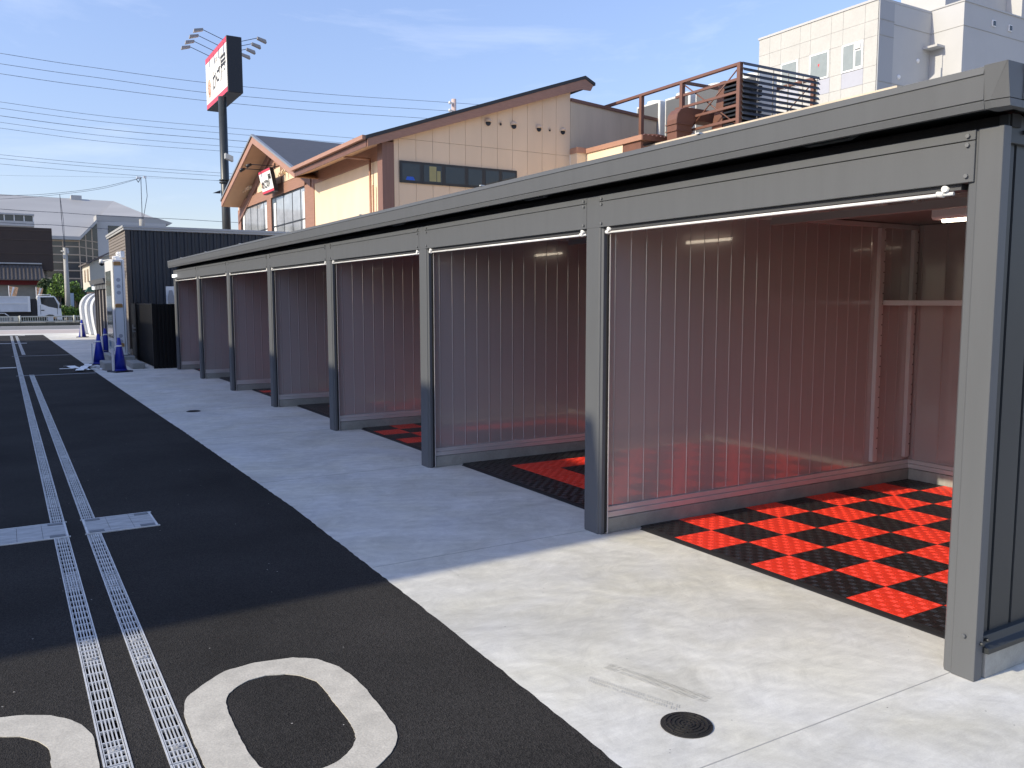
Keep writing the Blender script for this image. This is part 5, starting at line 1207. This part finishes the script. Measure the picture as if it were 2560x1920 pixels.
mb = MB(); mb.box(2.74, ty0 - 0.01, 0.34, 2.92, ty0 - 0.001, 0.44); mb.build('indicator', M_tape, cab)
mb = MB(); mb.cyl((3.14, ty0 - 0.12, 1.0), (3.18, ty0 - 0.12, 1.38), 0.05, n=8); mb.cyl((3.10, ty0, 1.15), (3.16, ty0 - 0.12, 1.2), 0.012, n=6); mb.build('mirror', M_alu, cab)
mb = MB(); mb.tube([(1.95, ty0 + 0.2, 1.78), (1.95, ty0 + 0.2, 1.86), (2.65, ty0 + 0.2, 1.86), (2.65, ty0 + 0.2, 1.78)], 0.018, 6); mb.build('roof_rack', M_truck, cab)
mb = MB(); mb.box(-3.4, ty0 - 0.05, 0.78, 1.5, ty1 + 0.05, 1.74); bed = mb.build('bed', M_truckb, TR, bevel=0.02)
mb = MB(); mb.box(-3.4, ty0 - 0.08, 1.30, 1.5, ty0 - 0.051, 1.36); mb.box(1.36, ty0 - 0.09, 0.78, 1.5, ty0 - 0.051, 1.76); mb.box(-3.4, ty0 - 0.08, 1.70, 1.5, ty0 - 0.051, 1.76); mb.build('bed_rim', M_truck, bed)
for x in (-2.6, -1.8, -1.0, -0.2, 0.6): 
    mb = MB(); mb.box(x, ty0 - 0.065, 0.8, x + 0.03, ty0 - 0.051, 1.29); mb.build('bed_rib', M_truckb, bed)
mb = MB(); mb.box(-3.3, ty0 + 0.3, 0.45, 1.9, ty1 - 0.3, 0.77); mb.box(1.55, ty0 + 0.15, 0.45, 1.85, ty1 - 0.15, 1.6); mb.build('chassis', M_signblk, TR)
for x in (2.58, -1.9):
    mb = MB(); mb.cyl((x, ty0 + 0.02, 0.33), (x, ty0 + 0.28, 0.33), 0.33, n=24); mb.cyl((x, ty1 - 0.28, 0.33), (x, ty1 - 0.02, 0.33), 0.33, n=24); wh = mb.build('wheel', M_tyre, TR)
    mb = MB(); mb.cyl((x, ty0 + 0.005, 0.33), (x, ty0 + 0.02, 0.33), 0.18, n=20); mb.build('rim', M_truckb, wh)
mb = MB(); mb.tube([(-0.9, ty0, 0.70), (0.08, ty0, 0.70), (0.30, ty0, 0.52)], 0.035, 6); mb.build('side_guard', M_truck, TR)
# banners
for (x0, x1, zt_, zb_, lab) in ((0.41, 0.97, 2.45, 1.6, 'left orange and white shop banner sticking up behind the truck bed'), (2.00, 2.43, 2.38, 1.6, 'right orange and white shop banner above the truck cab')):
    t = thing('shop_banner', lab, 'banner', (x0, 66, 0), 'orange shop banners behind the truck')
    mb = MB(); mb.cyl((x0, 66, 0), (x0, 66, zt_ + 0.03), 0.02, n=8); mb.build('pole', M_truck, t)
    mb = MB(); mb.prism([(x0 + 0.02, zt_), (x1, zt_ - 0.08), (x1 - 0.2, zb_), (x0 + 0.03, zb_)], 'y', 65.99, 66.01); fl = mb.build('cloth', M_flag, t)
    mb = MB(); mb.prism([(x0 + 0.22, zt_ - 0.05), (x0 + 0.34, zt_ - 0.06), (x0 + 0.16, zb_ + 0.2), (x0 + 0.08, zb_ + 0.2)], 'y', 65.98, 65.988); mb.build('white_stripe', M_sign, fl)
# brown shop building
BB = thing('shop_building', 'dark brown box shaped shop with a ribbed lean-to roof across the street', 'building', (-4, 75, 0))
mb = MB(); mb.box(-16, 72, 3.70, 3.40, 74.4, 6.82); mb.build('upper_storey', M_brick, BB)
mb = MB()
for z in (4.9, 5.9, 6.6): mb.box(-16, 71.97, z, 3.42, 72.0, z + 0.035)
mb.build('cladding_joint', mat('brown_light', (0.085, 0.062, 0.05), 0.7), BB)
mb = MB(); mb.box(-16, 73, 0, 3.0, 74.3, 3.69); mb.box(-16, 71.6, 0, 2.2, 73, 2.6); mb.build('lower_wall', M_gwall, BB)
mb = MB(); mb.hexa([(-16, 70.4, 2.95), (2.78, 70.4, 2.95), (2.60, 72.1, 4.12), (-16, 72.1, 4.12), (-16, 70.4, 3.01), (2.78, 70.4, 3.01), (2.60, 72.1, 4.18), (-16, 72.1, 4.18)])
mb.build('lean_to_roof', M_broof, BB)
mb = MB()
x = -15.8
for k in range(74):
    xx = -15.8 + k * 0.25; mb.hexa([(xx, 70.38, 3.011), (xx + 0.05, 70.38, 3.011), (xx + 0.05 - (0.02 if xx > 2 else 0), 71.95, 4.10), (xx, 71.95, 4.10), (xx, 70.38, 3.06), (xx + 0.05, 70.38, 3.06), (xx + 0.05, 71.95, 4.15), (xx, 71.95, 4.15)])
mb.build('roof_ribs', mat('rib_dark', (0.05, 0.045, 0.042), 0.6), BB)
mb = MB(); mb.box(-16, 71.85, 4.15, 2.64, 71.98, 4.24); mb.build('flashing', M_capm, BB)
mb = MB(); mb.box(-16, 71.2, 2.62, 3.02, 71.55, 2.94); mb.build('red_awning', M_redsign, BB)
# big building with pale roof and glass front
GB = thing('glass_fronted_hall', 'large hall with a broad pale roof and dark glazed front far behind the street', 'building', (5, 100, 0))
yb = 95.0
mb = MB(); mb.box(-20, yb + 0.2, 0, 6.85, yb + 14, 7.5); mb.box(6.86, yb + 0.2, 0, 16, yb + 14, 7.5); mb.build('body', mat('hall_grey', (0.42, 0.42, 0.43), 0.8), GB)
# roof sheet rising from the eave to the ridge behind
s2 = (yb + 16) / yb
def at(x, z, s_): return (x * s_, yb * s_, (z - H) * s_ + H)
A = (-24, yb - 0.3, 7.58); B = (6.88, yb - 0.3, 7.62); C = (8.44, yb + 2.2, 9.40 + 0.05); D = (14.2, yb + 2.2, 10.20)
Rr = at(10.14, 11.47, s2); Rl = at(-20, 11.60, s2); Rm = at(0.33, 11.54, s2)
E_ = (14.6, yb + 3.0, 10.15)
mb = MB(); mb.add([A, B, C, D, E_, Rr, Rm, Rl], [(0, 1, 2, 5, 6, 7), (2, 3, 4, 5)])
o_ = mb.build('roof', M_bigroof, GB); sm_ = o_.modifiers.new('thickness', 'SOLIDIFY'); sm_.thickness = 0.15
mb = MB(); mb.add([(8.5, yb + 0.1, 10.05), (14.1, yb + 0.1, 10.02), (15.7, yb + 0.1, 9.55), (15.4, yb + 0.1, 9.35), (8.5, yb + 0.1, 9.45), (8.5, yb + 3, 10.05), (14.1, yb + 3, 10.02), (15.7, yb + 3, 9.55), (15.4, yb + 3, 9.35), (8.5, yb + 3, 9.45)], [(0, 1, 2, 3, 4), (5, 9, 8, 7, 6), (0, 5, 6, 1), (1, 6, 7, 2), (2, 7, 8, 3), (3, 8, 9, 4), (4, 9, 5, 0)]); mb.build('side_eave', M_bigroof, GB)
mb = MB(); mb.hexa([(-24, yb - 0.5, 7.45), (6.9, yb - 0.5, 7.45), (6.9, yb, 7.45), (-24, yb, 7.45), (-24, yb - 0.5, 7.75), (6.9, yb - 0.5, 7.78), (6.9, yb, 7.78), (-24, yb, 7.75)]); mb.add([(6.9, yb - 0.5, 7.45), (8.5, yb - 0.5, 9.2), (8.5, yb, 9.2), (6.9, yb, 7.45), (6.9, yb - 0.5, 7.8), (8.5, yb - 0.5, 9.55), (8.5, yb, 9.55), (6.9, yb, 7.8)], [(0, 3, 2, 1), (4, 5, 6, 7), (0, 1, 5, 4), (1, 2, 6, 5), (2, 3, 7, 6), (3, 0, 4, 7)]); mb.build('eave_trim', M_capm, GB)
mb = MB(); mb.box(3.4, yb - 0.05, 0, 6.85, yb + 0.1, 7.44); mb.prism([(6.86, 0), (8.5, 0), (8.5, 9.19), (6.86, 7.44)], 'y', yb - 0.05, yb + 0.1); gl = mb.build('glazing', M_dglass, GB)
mb = MB()
for z in (3.66, 4.44, 5.24, 6.0, 6.8, 7.35): mb.box(3.4, yb - 0.12, z - 0.06, 6.85, yb - 0.051, z + 0.06)
for z0_, z1_ in ((6.8, 6.55), (6.0, 5.8), (5.24, 5.05), (4.44, 4.3), (7.5, 7.3)): mb.hexa([(6.86, yb - 0.12, z0_ - 0.04), (8.5, yb - 0.12, z1_ - 0.04), (8.5, yb - 0.051, z1_ - 0.04), (6.86, yb - 0.051, z0_ - 0.04), (6.86, yb - 0.12, z0_ + 0.04), (8.5, yb - 0.12, z1_ + 0.04), (8.5, yb - 0.051, z1_ + 0.04), (6.86, yb - 0.051, z0_ + 0.04)])
for x, zt_ in ((5.38, 7.44), (6.84, 7.44), (7.43, 8.0), (8.0, 8.6)): mb.box(x - 0.05, yb - 0.15, 0, x + 0.05, yb - 0.052, zt_)
mb.build('mullions', M_mull, gl)
mb = MB(); mb.box(8.51, yb - 0.05, 5.9, 15, yb + 0.1, 9.4); mb.build('upper_wall', M_wwall, GB)
mb = MB(); mb.box(9.5, yb - 0.08, 8.0, 10.8, yb - 0.051, 9.0); mb.box(11.4, yb - 0.08, 8.0, 12.6, yb - 0.051, 9.0); mb.build('window', M_dglass, GB)
mb = MB(); mb.box(8.51, yb - 0.05, 0, 15, yb + 0.1, 5.89); mb.build('lower_wall', mat('tan_wall', (0.32, 0.22, 0.17), 0.8), GB)
mb = MB(); a = at(6.3, 11.50, s2); mb.box(a[0], a[1] - 0.5, a[2] - 0.2, a[0] + 1.1, a[1] + 1, a[2] + 0.35); mb.build('roof_vent', M_capm, GB)
mb = MB(); mb.box(-24, yb - 2.5, 8.45, 2.95, yb - 0.2, 8.9); mb.box(-24, yb - 2.6, 9.45, 2.98, yb - 0.2, 9.60); dm = mb.build('dormer', M_wwall, GB)
mb = MB(); mb.box(-24, yb - 2.4, 8.91, 2.9, yb - 0.3, 9.44); mb.build('dormer_glazing', M_dglass, dm)
for x in (0.5, 1.3, 2.1, 2.85):
    mb = MB(); mb.box(x, yb - 2.45, 8.91, x + 0.08, yb - 2.41, 9.44); mb.build('dormer_frame', M_whitep, dm)
# white house
WH = thing('white_house', 'small white house with a sloped roof edge between the hall and the hut', 'house', (8, 78, 0))
mb = MB(); mb.prism([(6.05, 2.4), (11, 2.4), (11, 6.5), (7.8, 5.3), (6.05, 4.4)], 'y', 75, 82); mb.build('wall', M_house, WH)
mb = MB(); mb.box(6.3, 75.4, 0, 11, 82, 2.39); mb.build('ground_floor', M_brick, WH)
mb = MB(); mb.add([(5.8, 74.6, 4.34), (8.6, 74.6, 5.78), (8.6, 82.4, 5.78), (5.8, 82.4, 4.34), (5.8, 74.6, 4.46), (8.6, 74.6, 5.90), (8.6, 82.4, 5.90), (5.8, 82.4, 4.46)], [(0, 3, 2, 1), (4, 5, 6, 7), (0, 1, 5, 4), (1, 2, 6, 5), (2, 3, 7, 6), (3, 0, 4, 7)]); mb.build('roof', mat('house_roof', (0.12, 0.10, 0.09), 0.7), WH)
for y in (76.2, 79):
    mb = MB(); mb.box(6.0, y, 3.0, 6.045, y + 1.0, 4.0); wn = mb.build('window', mat('window_tan', (0.35, 0.27, 0.2), 0.6), WH)
mb = MB(); mb.box(7.35, 74.9, 2.4, 9.5, 75.0, 3.6); mb.build('brown_bay', M_brick, WH)
# utility poles
def upole(x, y, h, r, label):
    t = thing('utility_pole', label, 'utility pole', (x, y, 0), 'concrete utility poles')
    mb = MB(); mb.cyl((x, y, 0), (x, y, h), r * 1.15, r * 0.8, n=14); mb.build('pole', M_upole, t)
    return t
t = upole(3.87, 66, 5.1, 0.16, 'grey concrete utility pole with a drop cable, right of the dump truck')
mb = MB(); mb.cyl((3.6, 65.95, 4.85), (4.1, 65.95, 4.85), 0.04, n=8); mb.box(3.72, 65.8, 4.35, 3.86, 65.95, 4.6); mb.box(3.95, 65.85, 4.7, 4.08, 65.95, 5.05); mb.build('fittings', M_capm, t)
mb = MB(); mb.tube([(3.85, 66, 5.1), (3.76, 66, 7.0), (3.72, 66, 8.7)], 0.02, 5); mb.tube([(3.88, 66, 5.1), (3.86, 66, 7.0), (3.72, 66, 8.7)], 0.014, 5); mb.build('drop_cable', M_cable, t)
SB = thing('street_board', 'pale blue grey board on a thin leg beside the concrete utility pole', 'sign', (4.13, 65.8, 0))
mb = MB(); mb.box(4.03, 65.78, 1.08, 4.24, 65.83, 2.0); mb.build('board', mat('board_blue', (0.30, 0.38, 0.46), 0.5), SB)
mb = MB(); mb.cyl((4.13, 65.85, 0), (4.13, 65.85, 1.1), 0.03, n=8); mb.build('leg', M_capm, SB)
# trees and shrubs
def leaf_cloud(mb, centres, n, size, m0=0, m1=1):
    for k in range(n):
        c, r = random.choice(centres)
        while True:
            p = Vector((random.uniform(-1, 1), random.uniform(-1, 1), random.uniform(-1, 1)))
            if p.length < 1 and p.length > 0.35: break
        q = Vector(c) + Vector((p.x * r[0], p.y * r[1], p.z * r[2]))
        a = Vector((random.uniform(-1, 1), random.uniform(-1, 1), random.uniform(-1, 1))).normalized(); b = a.cross(Vector((random.uniform(-1, 1), random.uniform(-1, 1), 0.3))).normalized()
        s_ = size * random.uniform(0.6, 1.4)
        mb.add([q - a * s_, q + b * s_ * 0.6, q + a * s_, q - b * s_ * 0.6], [(0, 1, 2, 3)], m0 if random.random() < 0.6 else m1)
def tree(name, x, y, base, h, blobs, n, size, label, ml=(M_leaf, M_leafd), grp='trees and bushes across the street'):
    t = thing(name, label, 'tree' if 'tree' in name else 'bush', (x, y, 0), grp)
    mb = MB(); mb.cyl((x, y, 0), (x, y, base + 0.4), 0.09, 0.06, n=8)
    for b_ in blobs: mb.cyl((x, y, base * 0.6), b_[0], 0.05, 0.015, n=6)
    mb.build('trunk', M_bark, t)
    mb = MB(); leaf_cloud(mb, blobs, n, size); o = mb.build('crown', list(ml), t)
tree('leafy_tree', 3.4, 68.5, 1.3, 3.5, [((3.45, 68.3, 2.9), (0.42, 0.5, 0.55)), ((3.15, 68.4, 2.2), (0.5, 0.5, 0.5)), ((3.7, 68.2, 2.2), (0.4, 0.5, 0.5))], 1500, 0.07, 'bright green tree just left of the concrete utility pole')
tree('leafy_tree', 4.55, 69.0, 1.2, 3.0, [((4.5, 68.8, 2.4), (0.5, 0.5, 0.5)), ((4.75, 69, 1.9), (0.45, 0.5, 0.5)), ((4.2, 69, 2.0), (0.35, 0.4, 0.4))], 1300, 0.07, 'rounded green tree right of the concrete utility pole')
tree('leafy_tree', 2.9, 70.5, 1.0, 2.6, [((2.75, 69.9, 2.5), (0.55, 0.6, 0.6)), ((2.9, 69.9, 1.6), (0.7, 0.6, 0.7))], 1500, 0.09, 'dark shaded tree behind the truck cab beside the shop', (M_leafd, M_leafd))
tree('leafy_tree', 4.4, 72.5, 1.0, 2.6, [((3.6, 72, 1.5), (0.9, 0.6, 1.0)), ((4.8, 72, 1.3), (0.8, 0.6, 0.9))], 2200, 0.10, 'dark mass of foliage low behind the utility pole', (M_leafd, M_leafd))
tree('garden_bush', 3.75, 64.6, 0.3, 1.2, [((3.5, 64.6, 0.85), (0.35, 0.4, 0.35)), ((3.9, 64.6, 0.75), (0.4, 0.4, 0.4))], 900, 0.06, 'bright green bush at the foot of the utility pole')
tree('garden_bush', 4.5, 64.8, 0.3, 1.0, [((4.3, 64.8, 0.7), (0.35, 0.4, 0.3)), ((4.75, 64.8, 0.6), (0.4, 0.4, 0.3))], 800, 0.06, 'low green bush right of the pole, above the guard rail')
# dark understorey hedge wall
mb = MB(); leaf_cloud(mb, [((x, 70.8, 0.6), (0.9, 0.4, 0.8)) for x in (1.5, 2.8, 4.0, 5.2, 6.4)], 2600, 0.1); 
tag(mb.build('hedge', [M_leafd, M_leafd], origin=(4, 70.8, 0)), 'dark hedge running behind the trees and bushes', 'hedge')
# roof letter boxes seen above the hut
for k, (x, z0_, z1_, lab) in enumerate(((14.55, 6.5, 8.0, 'left cream roof letter box with an arch cut in its face'), (15.45, 6.5, 8.3, 'right cream roof letter box with the letter E'))):
    pass
RL = thing('roof_letter_sign', 'cream box sign with arches and the letter E above the hut roof', 'sign', (16, 80, 0))
mb = MB(); mb.box(15.6, 80, 0, 16.95, 82, 6.9); mb.box(14.75, 80.6, 0, 15.59, 82, 6.6); mb.box(14.2, 81.2, 0, 14.74, 82, 6.5); mb.build('sign_block', mat('cream_block', (0.62, 0.60, 0.50), 0.7), RL)
text_mesh('E', 1.5, mat('letter_cream', (0.74, 0.72, 0.62), 0.6), RL, ((16.5, 79.96, 6.1), (1, 0, 0), (0, 0, 1)), extrude=0.05)

# ================================================================== POWER LINES
def cam_pt(u, v, y):     # design-time measurement of a point at depth y
    d = Vector((u - 1280, -(v - 960), -2110.0)); q = cam.matrix_world.to_3x3() @ d; t_ = y / q.y
    return Vector((q.x * t_, y, q.z * t_ + H))
z0 = lambda x, y: (x / 1.728, y / 1.728)
def line(P, y, r, label, grp, sag_ext=True):
    pts = [cam_pt(*z0(*p), y) for p in P]
    # straight extension on both sides to poles outside the picture
    a = pts[0] + (pts[0] - pts[1]).normalized() * 14; b = pts[-1] + (pts[-1] - pts[-2]).normalized() * (14 if sag_ext else 0.01)
    a.z += 0.25
    C = [a] + pts + [b]
    # smooth by Catmull-Rom
    outp = []
    for i in range(len(C) - 1):
        p0 = C[max(0, i - 1)]; p1 = C[i]; p2 = C[i + 1]; p3 = C[min(len(C) - 1, i + 2)]
        for k in range(8):
            t_ = k / 8; outp.append(0.5 * ((2 * p1) + (p2 - p0) * t_ + (2 * p0 - 5 * p1 + 4 * p2 - p3) * t_ ** 2 + (-p0 + 3 * p1 - 3 * p2 + p3) * t_ ** 3))
    outp.append(C[-1])
    mb = MB(); mb.tube(outp, r * 0.55, 5, 0); tag(mb.build('power_line', M_cable, origin=tuple(pts[0])), label, 'power line', grp)
g1 = 'three widely spaced upper power lines'; g2 = 'middle bundle of power lines'; g3 = 'lower bundle of power lines'
line([(0, 230), (440, 297), (880, 356), (1400, 406), (1940, 443)], 52, 0.022, 'highest of all the power lines, passing behind the sign to the roof mast', g1)
line([(0, 275), (440, 338), (880, 399), (1400, 445), (1920, 478)], 52, 0.022, 'second highest power line, just below the topmost', g1)
line([(0, 318), (440, 380), (880, 434), (1400, 482), (1900, 515)], 52, 0.022, 'third power line from the top, lowest of the widely spaced upper three', g1)
line([(0, 440), (480, 505), (950, 549), (1530, 597)], 75, 0.026, 'top wire of the middle bundle behind the sign pole', g2)
line([(0, 467), (480, 530), (950, 574), (1480, 617)], 75, 0.026, 'second wire from the top of the middle bundle', g2)
line([(0, 500), (480, 561), (950, 602), (1480, 645)], 75, 0.034, 'thick third wire of the middle bundle', g2)
line([(0, 528), (480, 590), (950, 630), (1480, 668)], 75, 0.024, 'fourth wire of the middle bundle, second from its bottom', g2)
line([(0, 553), (480, 615), (950, 652), (1480, 688)], 75, 0.024, 'bottom wire of the middle bundle', g2)
line([(0, 668), (480, 713), (950, 747), (1480, 780)], 90, 0.028, 'top wire of the lower bundle, reaching the sign pole above its collar', g3)
line([(0, 684), (480, 727), (950, 760), (1480, 792)], 90, 0.028, 'middle wire of the lower bundle', g3)
line([(0, 708), (480, 750), (950, 781), (1480, 812)], 90, 0.026, 'bottom wire of the lower bundle', g3)
line([(0, 845), (200, 838), (420, 812), (600, 770)], 80, 0.028, 'curved dark cable climbing to the thin mast above the pale hall roof', 'service cables over the pale hall', False)
line([(0, 860), (200, 846), (440, 815), (600, 772)], 80, 0.024, 'second curved cable just under the one climbing to the thin mast', 'service cables over the pale hall', False)
line([(0, 903), (250, 918), (500, 935), (740, 945), (1000, 960)], 78, 0.036, 'heavy dark cable crossing the pale hall roof', 'service cables over the pale hall')
line([(0, 757), (300, 762), (620, 768), (950, 780)], 95, 0.014, 'thin faint wire just above the pale hall roof', 'service cables over the pale hall')
line([(0, 961), (250, 973), (500, 992), (700, 1003)], 70, 0.034, 'lowest heavy cable, level with the dormer windows', 'service cables over the pale hall')
# thin mast with drop wires
MA = thing('cable_mast', 'thin wires and fittings hanging down to a short pole above the hall', 'mast', cam_pt(353, 520, 80))
p0 = cam_pt(352, 443, 80); p1 = cam_pt(356, 560, 80); p2 = cam_pt(364, 443, 80); p3 = cam_pt(368, 490, 80)
mb = MB(); mb.tube([p0, p1], 0.03, 6); mb.tube([p2, p3, p1], 0.025, 6); mb.tube([cam_pt(340, 447, 80), cam_pt(346, 456, 80), p0], 0.03, 6); mb.build('drop_wire', M_cable, MA)
mb = MB(); c = cam_pt(346, 444, 80); mb.box(c.x - 0.15, 79.9, c.z - 0.08, c.x + 0.15, 80.1, c.z + 0.08); c = cam_pt(362, 443, 80); mb.box(c.x - 0.12, 79.9, c.z - 0.08, c.x + 0.12, 80.1, c.z + 0.08); mb.build('insulators', M_whitep, MA)
# roof mast behind restaurant
RM = thing('utility_pole', 'pale pole top with insulators sticking up behind the black roof edge', 'utility pole', (cam_pt(1134, 300, 52).x, 52, 0), 'concrete utility poles')
c = cam_pt(1134.5, 248, 52); mb = MB(); mb.cyl((c.x, 52, 0), (c.x, 52, c.z), 0.24, 0.16, n=14); mb.build('pole', mat('pale_pole', (0.55, 0.42, 0.38), 0.8), RM)
for v in (258, 277):
    c = cam_pt(1127, v, 52); mb = MB(); mb.cyl((c.x + 0.3, 51.9, c.z), (c.x - 0.12, 51.9, c.z), 0.05, n=8); mb.sphere((c.x - 0.12, 51.9, c.z), 0.11, nu=8, nv=6); mb.build('insulator', M_acw, RM)
